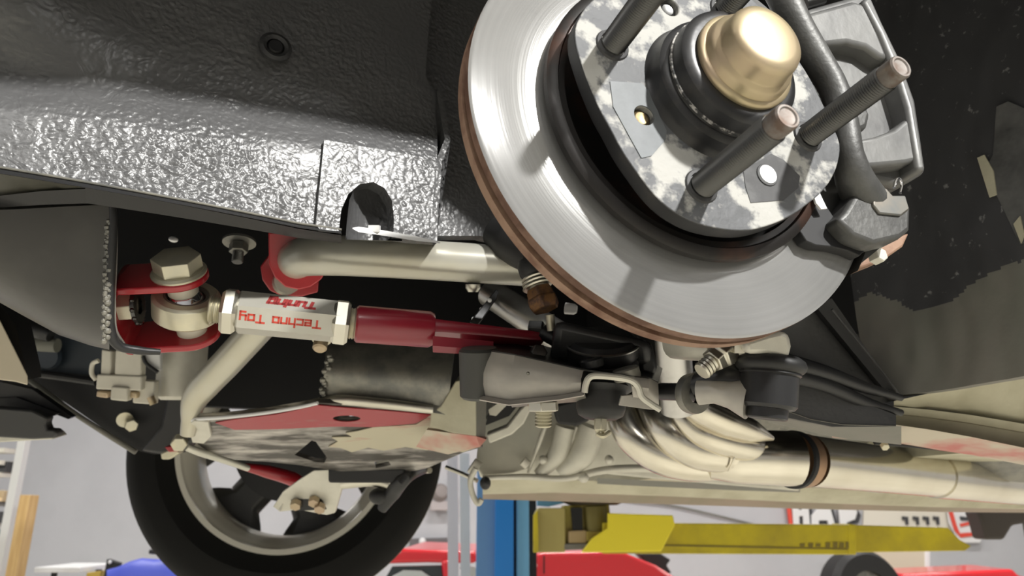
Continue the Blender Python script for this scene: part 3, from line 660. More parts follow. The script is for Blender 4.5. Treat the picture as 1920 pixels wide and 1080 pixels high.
def small_bits():
    o = P(449, 452, .62); ax = camdir(.05, -.75, .35)
    r = empty('stud_nut', o, 'dark flange nut on a stud below the frame rail', 'nut')
    obj('washer', MB().lathe([(0, 0), (.0135, 0), (.0135, .002), (0, .003)], o, ax, 28), DKST, r)
    obj('nut', MB().hexa(o + ax * .003, ax, .0078, .008, .3), DKST, r, bevel=.0004)
    obj('stud', MB().thread(o + ax * .010, o + ax * .020, .0046, .0013, 18), STUDM, r)
    o = P(325, 449, .66); r = tag(obj('weld_chip', MB().ball(o, .0042, 12, camdir(.3, 1, .2), .6), WHITE), 'tiny bright pale chip above the hex bolt of clevis', 'chip')
    for i in range(1):
        r = empty('brass_plug', P(603, 643, .60), 'small yellow brass plug under the end of hex sleeve', 'plug')
        obj('plug_head', MB().lathe([(0, 0), (.0058, 0), (.0058, .007), (.0045, .0085), (0, .0085)], P(602, 640, .605), camdir(0, -.75, .66), 24), GOLD, r)
        obj('plug_collar', MB().lathe([(0, 0), (.0080, 0), (.0080, .003), (0, .003)], P(604, 632, .613), camdir(0, -.75, .66), 24), PALEG, r)
    # white strip along the rail's lower lip
    r = empty('white_strip', P(735, 440, .55), 'thin white strip along the rail lip above the silver tube', 'strip')
    obj('strip_body', MB().loft([[P(x, y - h, .486 + .00021 * (x - 660)), P(x, y + h, .484 + .00021 * (x - 660)), P(x, y + h, .490 + .00021 * (x - 660)), P(x, y - h, .491 + .00021 * (x - 660))] for x, y, h in ((661, 428, 1), (672, 430, 5), (720, 437, 5), (780, 447, 4.5), (825, 455, 1.2))]), WHITE, r)
    obj('strip_tab', MB().box(P(702, 429, .496), RT * .0036, UP * .0022, FW * .003), WHITE, r)
small_bits()

def end_link():
    a, b = P(992, 488, .535), P(1030, 600, .52); ax = (b - a).normalized()
    r = empty('drop_link', a, 'rusty-nutted drop link with stacked washers just left of the disc', 'drop link')
    obj('bush', MB().lathe([(0, 0), (.0085, 0), (.0100, .004), (.0100, .010), (.0086, .013), (0, .013)], a, ax, 28), RUBBER, r)
    obj('shank', MB().cyl(a + ax * .010, a + ax * .030, .0075, 20), DKST, r)
    for k, h in enumerate((.0135, .0165, .0195)):
        obj('cup_washer', MB().lathe([(.004, h), (.0095 + k * .0006, h), (.0102 + k * .0006, h + .0012), (.0095 + k * .0006, h + .0022), (.004, h + .0022)], a, ax, 32), ZINC, r)
    obj('lock_nut', MB().lathe([(0, .0225), (.0090, .0225), (.0105, .026), (.0108, .030)], a, ax, 6, phase=.2).lathe([(.0108, .030), (.0118, .031), (.0116, .036), (.0095, .0395), (0, .0395)], a, ax, 6, phase=.2), [mat('rusted_nut', (.20, .10, .04), .55, .5, (.09, .05, .035), 130, (.45, .6))], r, bevel=.0008)
    obj('stem', MB().cyl(P(1031, 590, .53), P(1034, 620, .53), .0032, 16), PALEG, r)
    q = P(1000, 618, .545); r2 = empty('hex_stop', q, 'dark hex fitting at the tip of red blade', 'fitting')
    obj('fitting_body', MB().hexa(P(992, 617, .55), camdir(1, -.05, .2), .0068, .011), STUDM, r2, bevel=.0005)
    obj('fitting_tail', MB().cyl(P(1018, 622, .545), P(1050, 640, .54), .006, 16), BLK, r2)
    r3 = tag(obj('steering_link', MB().tube([P(918, 548, .66), P(985, 592, .63), P(1060, 640, .60)], .0130, 24, 6), STEEL), 'bare shiny steel rod slanting behind the rusty drop link', 'rod')
    r4 = empty('bracket_blade', P(920, 590, .63), 'thin dark bracket edge with pale nicks behind the red blade', 'bracket')
    obj('blade_plate', MB().prism([P(930, 542, .64), P(940, 548, .64), P(895, 612, .62), P(880, 604, .62)], FW * .004), BLK, r4, bevel=.0008)
    for x, y in ((918, 563), (903, 580), (888, 598)): obj('edge_nick', MB().ball(P(x, y, .632), .002, 8), WHITE, r4)
    r5 = tag(obj('bush_tip', MB().lathe([(0, 0), (.0045, 0), (.0042, .007), (.0030, .009), (0, .009)], P(1060, 578, .57), camdir(1, -.1, .3), 20), WHITE), 'small white tip beside rusty drop link nut', 'tip')
    r6 = empty('mount_arm', P(940, 440, .60), 'black rounded bracket tucked behind the edge of disc', 'bracket')
    obj('mount_body', MB().tube([P(925, 432, .58), P(960, 452, .57), P(1010, 480, .55)], [.012, .018, .016], 20), RUBBER, r6)
end_link()

def lower_arm():
    d = .47
    root = empty('lower_control_arm', P(1090, 700, d), 'grey pressed-steel lower control arm below the disc', 'control arm')
    # pressed channel: top skin, front wall with a cut-out, flared lip
    top = [(862, 668), (905, 655), (965, 664), (1090, 692), (1180, 704), (1218, 708), (1234, 716)]
    bot = [(868, 728), (900, 742), (955, 752), (1050, 742), (1096, 734), (1215, 748), (1236, 770)]
    dd = [.540, .505, .482, .472, .470, .474, .486]
    rows = []
    for k in range(5):
        t = k / 4; rows.append([P(a[0] + (b[0] - a[0]) * t, a[1] + (b[1] - a[1]) * t, z - .006 * sin(t * pi) + .004 * (1 - t)) for a, b, z in zip(top, bot, dd)])
    w_ = obj('front_wall', MB().sheet(rows, FW * .0025), ARM, root, ang=50)
    nt = [(1096, 760), (1098, 722), (1104, 708), (1118, 704), (1160, 708), (1185, 714), (1197, 726), (1204, 760)]
    cut(w_, MB().prism([P(x, y, .44) for x, y in nt], FW * .08))
    obj('cutout_lip', MB().tube([P(x, y, .466) for x, y in ((1096, 736), (1098, 722), (1104, 709), (1118, 704.5), (1160, 708), (1185, 714), (1197, 726), (1204, 744), (1222, 758), (1238, 768))], .0021, 10), ALU, root)
    obj('shaded_arm_end', MB().cyl(P(898, 652, .512), P(900, 746, .514), .0140, 32, bev=.002), mat('arm_end_shade', (.06, .06, .055), .5, .1), root)  # added dark cylinder, its colour paints the shade on the arm's left end
    obj('top_skin', MB().loft([[P(x, y, z + .002), P(x, y - 2, z + .02), P(x + 8, y - 26, z + .09), P(x + 8, y - 24, z + .09), P(x, y + 3, z + .004)] for (x, y), z in zip(top, dd)]), BLK, root)
    obj('lower_lip', MB().loft([[P(x, y - 1, z - .002), P(x - 1, y + 7, z - .008), P(x - 1, y + 9, z - .006), P(x, y + 3, z + .004)] for (x, y), z in list(zip(bot, dd))[1:5]]), ARM, root)
    obj('rear_flap', MB().prism([P(1165, 742, .485), P(1206, 738, .484), P(1225, 755, .482), P(1242, 769, .480), P(1218, 768, .482), P(1160, 760, .484)], FW * .003), ARM, root, bevel=.0004)
    obj('lower_skin', MB().prism([P(955, 752, .486), P(1096, 736, .474), P(1100, 752, .50), P(960, 764, .51)], FW * .002 + UP * .001), DKST, root)
    o = P(1019, 752, .50); dn = camdir(.02, -1, .12)
    nb = obj('clamp_bolt', MB().thread(o, P(1019, 800, .50), .0060, .0021, 24, .16), PALEG, root)
    obj('clamp_nut', MB().hexa(o + dn * .0005, dn, .0108, .0065, .2), ZINC, nb, bevel=.0005)
    obj('bolt_bracket', MB().prism([P(985, 756, .505), P(1040, 750, .50), (P(1045, 762, .50)), P(1000, 770, .505)], FW * .006), COPPER, root)
    for x, y in ((990, 700),): obj('weld_nub', MB().ball(P(x, y, .470), .0012, 8), DKST, root)
    bj = empty('lower_ball_joint', P(1128, 760, .466), 'black rubber-booted ball joint hanging through the arm cut-out', 'ball joint')
    o = P(1128, 700, .508); dn = (P(1126, 786, .500) - o).normalized(); L = (P(1126, 786, .500) - o).length; k = .500 / FPX
    obj('boot', MB().lathe([(0, 0), (46 * k, 0), (50 * k, L * .12), (47 * k, L * .20), (52 * k, L * .28), (48 * k, L * .36), (47 * k, L * .44), (46 * k, L * .78), (42 * k, L * .92), (30 * k, L), (0, L)], o, dn, 48), RUBBER, bj, ang=50)
    e = P(1126, 786, .500)
    obj('nut', MB().lathe([(0, 0), (13 * k, 0), (13 * k, .0085), (9 * k, .0095), (9 * k, .0125), (0, .0125)], e - dn * .001, dn, 6), PALEG, bj, bevel=.0006)
    obj('cotter_pin', MB().tube([P(1120, 814, .495), P(1131, 818, .493), P(1144, 810, .496)], .0015, 8), PALEG, bj)
    up_ = empty('steering_knuckle', P(1130, 660, .50), 'dark steering knuckle barrel between the disc and lower arm', 'knuckle')
    c = P(1128, 690, .52); ax = camdir(-.03, .95, .30)
    obj('knuckle_barrel', MB().lathe([(0, -.012), (.024, -.012), (.0262, -.006), (.0262, .008), (.0248, .010), (.0262, .012), (.0262, .019), (.022, .023), (0, .023)], c, ax, 56), BLK, up_)
    obj('bright_rim', MB().lathe([(.0255, .0188), (.0266, .0190), (.0268, .0200), (.0258, .0206)], c, ax, 56), STEEL, up_)
    obj('knuckle_body', MB().loft([[P(1040, 600, .50), P(1220, 640, .50), P(1225, 690, .51), P(1030, 680, .51)], [P(1040, 600, .56), P(1220, 640, .56), P(1225, 690, .56), P(1030, 680, .56)]]), BLK, up_, bevel=.006)
    obj('clamp_ear', MB().cyl(P(1172, 690, .482), P(1178, 712, .482), .009, 20, bev=.001), DKST, up_)
    obj('clamp_ear', MB().cyl(P(1108, 672, .49), P(1112, 690, .49), .008, 20, bev=.001), BLK, up_)
    obj('pinch_bolt', MB().hexa(P(1008, 662, .52), camdir(.2, .2, 1), .006, .006), STUDM, up_, bevel=.0004)
    obj('rear_ear', MB().prism([P(1195, 640, .51), P(1222, 640, .51), P(1235, 690, .51), P(1228, 706, .51), P(1200, 700, .51)], FW * .02), BLK, up_, bevel=.003)

def tie_rod():
    d = .44; k = d / FPX
    root = empty('tie_rod_end', P(1440, 740, d), 'black cup-shaped tie rod end with wide rubber boot right of lower arm', 'tie rod end')
    top, bo = P(1446, 668, .445), P(1438, 786, .438); ax = (bo - top).normalized(); L = (bo - top).length
    obj('boot', MB().lathe([(0, 0), (52 * k, 0), (62 * k, L * .06), (66 * k, L * .14), (64 * k, L * .20), (60 * k, L * .24), (54 * k, L * .27), (0, L * .27)], top, ax, 48), RUBBER, root, ang=50)
    obj('cup', MB().lathe([(0, L * .24), (56 * k, L * .24), (57 * k, L * .29), (53 * k, L * .31), (53 * k, L * .78), (48 * k, L * .83), (38 * k, L * .84), (37 * k, L * .98), (34 * k, L), (28 * k, L * .985), (0, L * .98)], top, ax, 48), BLK, root)
    obj('neck', MB().tube([P(1405, 748, .444), P(1370, 740, .45), P(1340, 735, .455), P(1310, 736, .46)], [.0125, .0085, .0072, .0078], 20), ARM, root)
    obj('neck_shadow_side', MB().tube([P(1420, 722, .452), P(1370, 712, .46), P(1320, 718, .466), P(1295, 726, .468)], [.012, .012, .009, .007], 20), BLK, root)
    obj('adjuster', MB().cyl(P(1330, 736, .462), P(1240, 734, .50), .0058, 20), BLK, root)
    c0 = P(1300, 738, .466); ca = (P(1330, 736, .46) - P(1240, 734, .50)).normalized()
    obj('clamp_band', MB().lathe([(.006, -.003), (.0125, -.003), (.0130, 0), (.0125, .003), (.006, .003)], c0, ca, 28), DKST, root)
    r2 = empty('knuckle_casting', P(1440, 650, .44), 'bright cast steering arm end below the bottom of disc', 'steering arm')
    obj('arm_eye', MB().prism([P(x, y, .428) for x, y in ((1396, 640), (1440, 626), (1466, 620), (1482, 628), (1486, 650), (1480, 674), (1440, 664), (1400, 664))], FW * .03), ALU, r2, bevel=.004)
    obj('arm_bar', MB().tube([P(1420, 652, .445), P(1370, 656, .455), P(1310, 650, .47), (P(1270, 640, .49))], [.009, .0085, .009, .012], 18), ALU, r2)
    nn = P(1356, 660, .448); na = camdir(-.75, -.55, .35)
    ct = MB(); ct.lathe([(0, 0), (.0098, 0), (.0098, .008), (.0078, .009), (.0078, .014), (.006, .0145), (0, .0145)], nn - na * .004, na, 6)
    cn = obj('castle_nut', ct, ZINC, r2, bevel=.0006)
    obj('nut_end', MB().thread(nn + na * .010, nn + na * .020, .0058, .0022, 20), ZINC, cn)
    obj('castle_tab', MB().box(P(1385, 646, .438), RT * .003, UP * .005, FW * .002), ZINC, cn)
    r3 = tag(obj('strut_tube', MB().cyl(P(1258, 600, .60), P(1272, 770, .62), .0145, 32), STEEL), 'bright steel upright tube seen between knuckle and steering arm', 'tube')
lower_arm(); tie_rod()

# ---------------------------------------------------------------- crossmember, engine underside, exhaust
def crossmember():
    root = empty('front_crossmember', P(700, 760, .80), 'welded crossmember with a scraped red and bare metal lower plate', 'crossmember')
    # curved steel section with a dark half-round opening
    secs = []
    for x0, x1, y0, y1 in ((612, 604, 640, 752), (700, 700, 644, 764), (800, 800, 650, 772), (852, 838, 655, 778)):
        q = []
        for i in range(9):
            t = i / 8; q.append(P(x0 + (x1 - x0) * t, y0 + (y1 - y0) * t, .74 + .03 * (1 - sin(t * pi * .9)) - .02 * smooth(.8, 1, t)))
        q += [P(x1, y1 + 6, .80), P(x0, y0, .84)]
        secs.append(q)
    fr = []
    for a_, b_ in zip(secs, secs[1:]):
        for k in range(6): fr.append([p.lerp(q, k / 6) for p, q in zip(a_[:10], b_[:10])])
    fr.append(list(secs[-1][:10]))
    cs = obj('curved_section', MB().sheet(fr, FW * .006), DKST, root, ang=60)
    hole = [P(704 + 46 - 46 * cos(pi * i / 12), 645 + 23 * sin(pi * i / 12), .60) for i in range(13)] + [P(795, 600, .60), P(710, 600, .60)]
    cut(cs, MB().prism(hole, FW * .22))
    obj('opening_liner', MB().prism([P(700, 636, .80), P(800, 640, .80), P(800, 680, .80), P(700, 676, .80)], FW * .01), SOOT, root)
    bead = MB()
    for i in range(16):
        t = i / 15; bead.ball(P(618 - 16 * t + 4 * sin(i * 2.1), 668 + 84 * t, .742), .0028 + .0010 * sin(i * 1.7), 8)
    tag(obj('weld_bead', bead, DKST, root), kind='stuff')
    obj('lower_edge_strip', MB().tube([P(604, 754, .742), P(640, 750, .738), (P(730, 758, .738)), P(812, 768, .742)], [.0045, .0052, .0052, .0045], 14), ZINC, root)
    # lower plate seen from below
    o = [(352, 786), (372, 783), (430, 780), (500, 772), (560, 762), (592, 755), (640, 757), (730, 764), (815, 771), (850, 775), (905, 838), (870, 848), (838, 862), (800, 878), (760, 886), (690, 888), (640, 884), (612, 880), (560, 872), (500, 866), (440, 862), (392, 848), (364, 828)]
    z0 = P(640, 770, .745); z1 = P(640, 880, .86); xd = (RT + FW * .06).normalized()
    pn = (z1 - z0).cross(xd).normalized()
    def LP(x, y): return onplane(x, y, z0, pn)
    dn = -pn if pn.z > 0 else pn
    pl = obj('scraped_plate', MB().prism([LP(x, y) for x, y in o], -dn * .005), SCRAPE, root)
    for q in ([(552, 853), (584, 826), (592, 828), (613, 858), (608, 868), (590, 866)],
              [(624 + 26 - 26 * cos(2 * pi * i / 20), 783 + 6 * sin(2 * pi * i / 20)) for i in range(20)],
              [(702, 866), (728, 863), (733, 872), (705, 878)]):
        cut(pl, MB().prism([LP(x, y) + dn * .02 for x, y in q], -dn * .06))
    rs = obj('red_strip', MB().prism([LP(x, y) + dn * .0012 for x, y in ((404, 791), (440, 785), (520, 775), (566, 765), (596, 758), (650, 763), (730, 769), (808, 776), (780, 792), (700, 799), (640, 798), (600, 799), (520, 803), (440, 804))], -dn * .001), REDW, root)
    cut(rs, MB().prism([LP(624 + 26 - 26 * cos(2 * pi * i / 20), 783 + 6 * sin(2 * pi * i / 20)) + dn * .02 for i in range(20)], -dn * .06))
    obj('beige_strip', MB().prism([LP(x, y) + dn * .0014 for x, y in ((672, 806), (700, 799), (780, 794), (815, 772), (850, 776), (902, 834), (868, 846), (838, 838), (800, 842), (760, 836), (720, 843), (690, 837), (660, 846), (640, 838), (616, 836), (634, 826), (622, 818), (660, 817), (648, 810))], -dn * .001), SCRAPEB, root)
    obj('front_lip', MB().tube([LP(x, y) + dn * .001 for x, y in ((352, 788), (372, 784), (430, 780), (500, 772), (560, 762), (596, 754))], .0018, 10), WHITE, root)
    obj('plate_end_cap', MB().prism([LP(x, y) + dn * .004 for x, y in ((352, 790), (366, 783), (392, 786), (398, 812), (384, 826), (362, 824))], -dn * .006), ALU, root, bevel=.001)
    # boxed end on the right, folded from two faces
    b0 = .735
    f = [(854, 715), (868, 712), (893, 728), (893, 818), (848, 812), (806, 800), (808, 775), (826, 762)]
    obj('end_box', MB().prism([P(x, y, b0 + .0001 * (893 - x)) for x, y in f], FW * .04), BEIGE, root, bevel=.001)
    obj('end_box_side', MB().prism([P(893, 728, b0), P(912, 726, b0 + .02), P(909, 822, b0 + .02), P(893, 818, b0)], FW * .02), GREYP, root, bevel=.0006)
    obj('end_box_flange', MB().prism([P(893, 818, b0), P(912, 824, b0 + .01), P(900, 838, b0 + .005), P(840, 852, b0 + .03), P(780, 838, b0 + .03), P(800, 806, b0 + .01)], FW * .012), PINKP, root)
    # pressed bracket that hangs under the plate
    r2 = empty('hanging_bracket', P(600, 920, .88), 'grey angled bracket with bolts hanging below the scraped plate', 'bracket')
    bp = [(588, 882), (640, 880), (652, 882), (640, 920), (628, 962), (612, 966), (560, 956), (524, 960), (512, 950), (530, 922), (560, 900)]
    obj('bracket_plate', MB().prism([P(x, y, .868 + .0004 * (y - 880)) for x, y in bp], FW * .008), ALU, r2, bevel=.0012)
    obj('bracket_flange', MB().prism([P(512, 950, .905), P(530, 922, .895), P(536, 926, .89), P(526, 958, .895)], FW * .02), ALU, r2)
    for x, y in ((590, 936), (601, 948), (556, 942)): obj('bracket_bolt', MB().hexa(P(x, y, .889), camdir(0, -.5, .9), .0068, .008, .4), GOLD, r2, bevel=.0004)
    obj('bracket_slot', MB().prism([P(x, y, .890) for x, y in ((545, 938), (600, 930), (612, 955), (560, 958))], FW * .002), BLK, r2)
    # right-hand hanging rods and rubber
    r3 = empty('far_link_rod', P(720, 900, .88), 'dark link and rubber bush against the opposite tyre', 'link')
    obj('link_bar', MB().tube([P(640, 905, .885), P(700, 900, .885), P(745, 912, .88)], .008, 14), ZINC, r3)
    obj('link_block', MB().box(P(690, 888, .875), RT * .045, UP * .009, FW * .01), SOOT, r3, bevel=.003)
    obj('rubber_bush', MB().ball(P(712, 930, .88), .010, 20, RT, 1.3), RUBBER, r3)
    obj('link_body', MB().tube([P(716, 955, .885), P(735, 925, .88), P(765, 892, .875), P(800, 880, 1.0)], [.006, .010, .008, .004], 16), BLK, r3)
    obj('rod_stub', MB().tube([P(735, 905, .872), P(775, 884, 1.0), P(806, 882, .98)], .004, 12), ZINC, r3)
crossmember()

def steering_box_area():
    r = empty('front_subframe_box', P(100, 480, .43), 'large dark boxed chassis member with welded end at the left', 'chassis member')
    secs = []
    for x, yt, yb in ((-120, 392, 505), (-40, 389, 545), (40, 386, 590), (110, 382, 628), (170, 379, 648), (205, 378, 656)):
        z = .462 + .00005 * (x - 0); q = []
        q += [P(x, yt - 6, z + .05), P(x, yt, z + .002), P(x, yt + 6, z - .001)]
        for i in range(1, 9):
            a = i / 8 * pi / 2; h = yb - yt
            q.append(P(x, yt + h * (.55 + .45 * sin(a)), z - .001 + .05 * (1 - cos(a))))
        q += [P(x, yb - 4, z + .10)]
        secs.append(q)
    obj('box_shell', MB().loft(secs), mat('satin_grey_black', (.050, .048, .045), .34, .1, (.075, .072, .066), 12, (.45, .7), .08, 120, .0005), r, ang=50)
    obj('top_plate', MB().loft([[P(x, a, .445), P(x, b, .458), P(x, b + 3, .48), P(x, a, .47)] for x, a, b in ((-120, 312, 396), (0, 322, 366), (60, 330, 362), (120, 343, 356), (166, 352, 355))]), mat('dusty_olive_black', (.07, .068, .055), .5, 0, (.13, .12, .085), 14, (.5, .75), .15, 120, .0008), r)
    obj('shoulder_plate', MB().loft([[P(x, a, .4545), P(x, b, .4600), P(x, b + 2, .48), P(x, a, .47)] for x, a, b in ((-120, 398, 396), (0, 367, 389), (80, 358, 384), (160, 354, 381), (192, 360, 379), (207, 374, 380))]), BLK, r)
    obj('end_flange', MB().tube([P(207, 372, .462), P(213, 400, .462), P(210, 470, .462), P(206, 560, .464), P(207, 620, .468), P(222, 648, .474), P(260, 657, .482), P(300, 660, .49)], [.0022, .0024, .0026, .0028, .003, .003, .0028, .002], 12), BLK, r)
    obj('flange_edge', MB().tube([P(217, 404, .466), P(217, 480, .467), P(214, 560, .468), P(216, 615, .472), P(232, 645, .478)], .0012, 8), STEEL, r)
    wb = MB()
    for i in range(60):
        t = i / 59; x = 204 + 4 * sin(i * 1.9) - 6 * t; wb.ball(P(x, 415 + 225 * t, .4615), .0017 + .0005 * sin(i * 2.7), 8)
    tag(obj('weld_bead', wb, DKST, r), kind='stuff')
    # radiator support and things in the lower left corner
    r2 = empty('radiator_support', P(200, 760, .95), 'black radiator support panel with a pale lower edge at the left', 'panel')
    obj('support_panel', MB().prism([P(x, y, .97) for x, y in ((28, 692), (60, 640), (120, 600), (360, 640), (362, 830), (346, 848), (290, 852), (262, 846), (200, 808), (130, 760))], FW * .02), SOOT, r2)
    obj('blue_black_sheet', MB().prism([P(x, y, .965) for x, y in ((55, 640), (110, 610), (200, 640), (185, 705), (60, 692))], FW * .004), mat('blue_black_paint', (.012, .02, .03), .5), r2)
    obj('support_edge', MB().tube([P(20, 690, .955), P(60, 716, .955), P(130, 768, .955), P(200, 814, .955), P(255, 848, .955)], .0035, 10), GREYP, r2)
    obj('support_rib', MB().tube([P(50, 698, .95), P(110, 706, .95), P(180, 716, .95)], .005, 10), BLK, r2)
    obj('corner_fold', MB().prism([P(x, y, .945) for x, y in ((262, 846), (300, 800), (312, 740), (360, 745), (362, 828), (344, 848), (300, 852))], FW * .02), BLK, r2, bevel=.004)
    obj('panel_bolt', MB().hexa(P(246, 794, .958), camdir(.6, -.2, 1), .0085, .010, .4), PALEG, r2, bevel=.0006)
    obj('bolt_flange', MB().lathe([(0, 0), (.010, 0), (.010, .003), (0, .003)], P(234, 786, .962), camdir(.5, -.2, 1), 24), PALEG, r2)
    obj('stub_screw', MB().cyl(P(62, 645, .94), P(108, 648, .94), .009, 16), GREYP, r2)
    obj('hole_plug', MB().lathe([(0, 0), (.017, 0), (.015, .006), (0, .006)], P(92, 668, .955), camdir(0, 0, 1), 24), mat('blue_black_plug', (.02, .03, .045), .5), r2)
    obj('tag_strip', MB().tube([P(48, 612, .93), P(80, 622, .93), P(96, 628, .93)], [.010, .011, .009], 12), BLK, r2)
    obj('lower_flange_tip', MB().prism([P(x, y, .93) for x, y in ((300, 850), (330, 838), (336, 850), (318, 862), (302, 862))], FW * .02), PALEG, r2, bevel=.002)
    obj('red_flange_tip', MB().prism([P(x, y, .925) for x, y in ((308, 838), (332, 836), (336, 846), (316, 848))], FW * .02), RED, r2, bevel=.001)
    r3 = empty('bumper_edge', P(20, 680, .55), 'pale painted bumper edge wedge at the far left', 'bumper')
    obj('wedge', MB().loft([[P(x, a, .60), P(x, b, .60), P(x, b, .63), P(x, a, .64)] for x, a, b in ((-80, 480, 700), (0, 600, 712), (30, 660, 716), (52, 705, 722))]), mat('pale_bumper_paint', (.50, .44, .33), .4, 0, coat=.2), r3, bevel=.001)
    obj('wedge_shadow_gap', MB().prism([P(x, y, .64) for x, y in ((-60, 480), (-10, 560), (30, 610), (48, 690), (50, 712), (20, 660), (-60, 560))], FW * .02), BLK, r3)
    r4 = empty('tow_hook_plate', P(40, 790, .9), 'dark hook-ended plate below the black panel at the left edge', 'hook plate')
    obj('hook_plate', MB().prism([P(x, y, .88) for x, y in ((-40, 762), (60, 770), (88, 784), (84, 795), (88, 806), (100, 806), (107, 812), (102, 822), (60, 824), (-40, 818))], FW * .015), mat('dark_grey_plate', (.05, .05, .05), .45), r4, bevel=.002)
    obj('hook_lower', MB().prism([P(x, y, .885) for x, y in ((-40, 812), (92, 815), (100, 824), (-40, 832))], FW * .03), ALU, r4, bevel=.002)
    obj('slat', MB().prism([P(x, y, .92) for x, y in ((0, 716), (60, 730), (135, 782), (128, 786), (60, 760), (-20, 740))], FW * .01), BLK, r4)
    obj('slat', MB().prism([P(x, y, .915) for x, y in ((-20, 748), (30, 745), (110, 775), (100, 780), (-20, 765))], FW * .01), SOOT, r4)
    r5 = empty('wire_connector', P(235, 700, .82), 'beige plastic wiring connector clipped beside the canister', 'connector')
    z = .82
    def bx(nm, x0, y0, x1, y1, dz, m, t=.012): return obj(nm, MB().prism([P(x, y, z + dz) for x, y in ((x0, y0), (x1, y0 + 3), (x1 - 2, y1 + 3), (x0 - 2, y1))], FW * t), m, r5, bevel=.0016)
    bx('plug_half', 190, 655, 209, 702, 0, PLAST); bx('plug_half', 216, 656, 266, 703, -.002, PLAST); bx('socket_body', 181, 702, 266, 730, -.004, PLAST)
    bx('latch', 208, 724, 240, 750, -.008, PLAST); bx('terminal', 181, 732, 203, 744, -.002, GOLD); bx('terminal', 242, 733, 258, 745, -.002, GOLD); bx('clip_plate', 250, 712, 290, 756, .004, PLAST)
    obj('clip_screw', MB().cyl(P(282, 744, z), P(288, 758, z), .004, 12), GOLD, r5)
    obj('wire_loop', MB().tube([P(185, 676, z), P(174, 682, z), P(172, 700, z), P(180, 712, z)], .0025, 10), PLAST, r5)
    obj('clip_wire', MB().tube([P(268, 668, z), P(275, 682, z), P(296, 698, z)], .0022, 10), BLK, r5)
    obj('clip_eye', MB().prism([P(x, y, z + .004) for x, y in ((268, 658), (300, 656), (300, 695), (285, 690), (270, 675))], FW * .006), WHITE, r5, bevel=.001)
    r6 = empty('metal_canister', P(342, 750, .86), 'pale round metal canister between connector and brace tube', 'canister')
    obj('canister_body', MB().lathe([(0, 0), (.0200, 0), (.0255, .004), (.0270, .010), (.0270, .078), (0, .078)], P(337, 750, .86), (P(345, 640, .87) - P(337, 750, .86)), 40), ALU, r6)
steering_box_area()

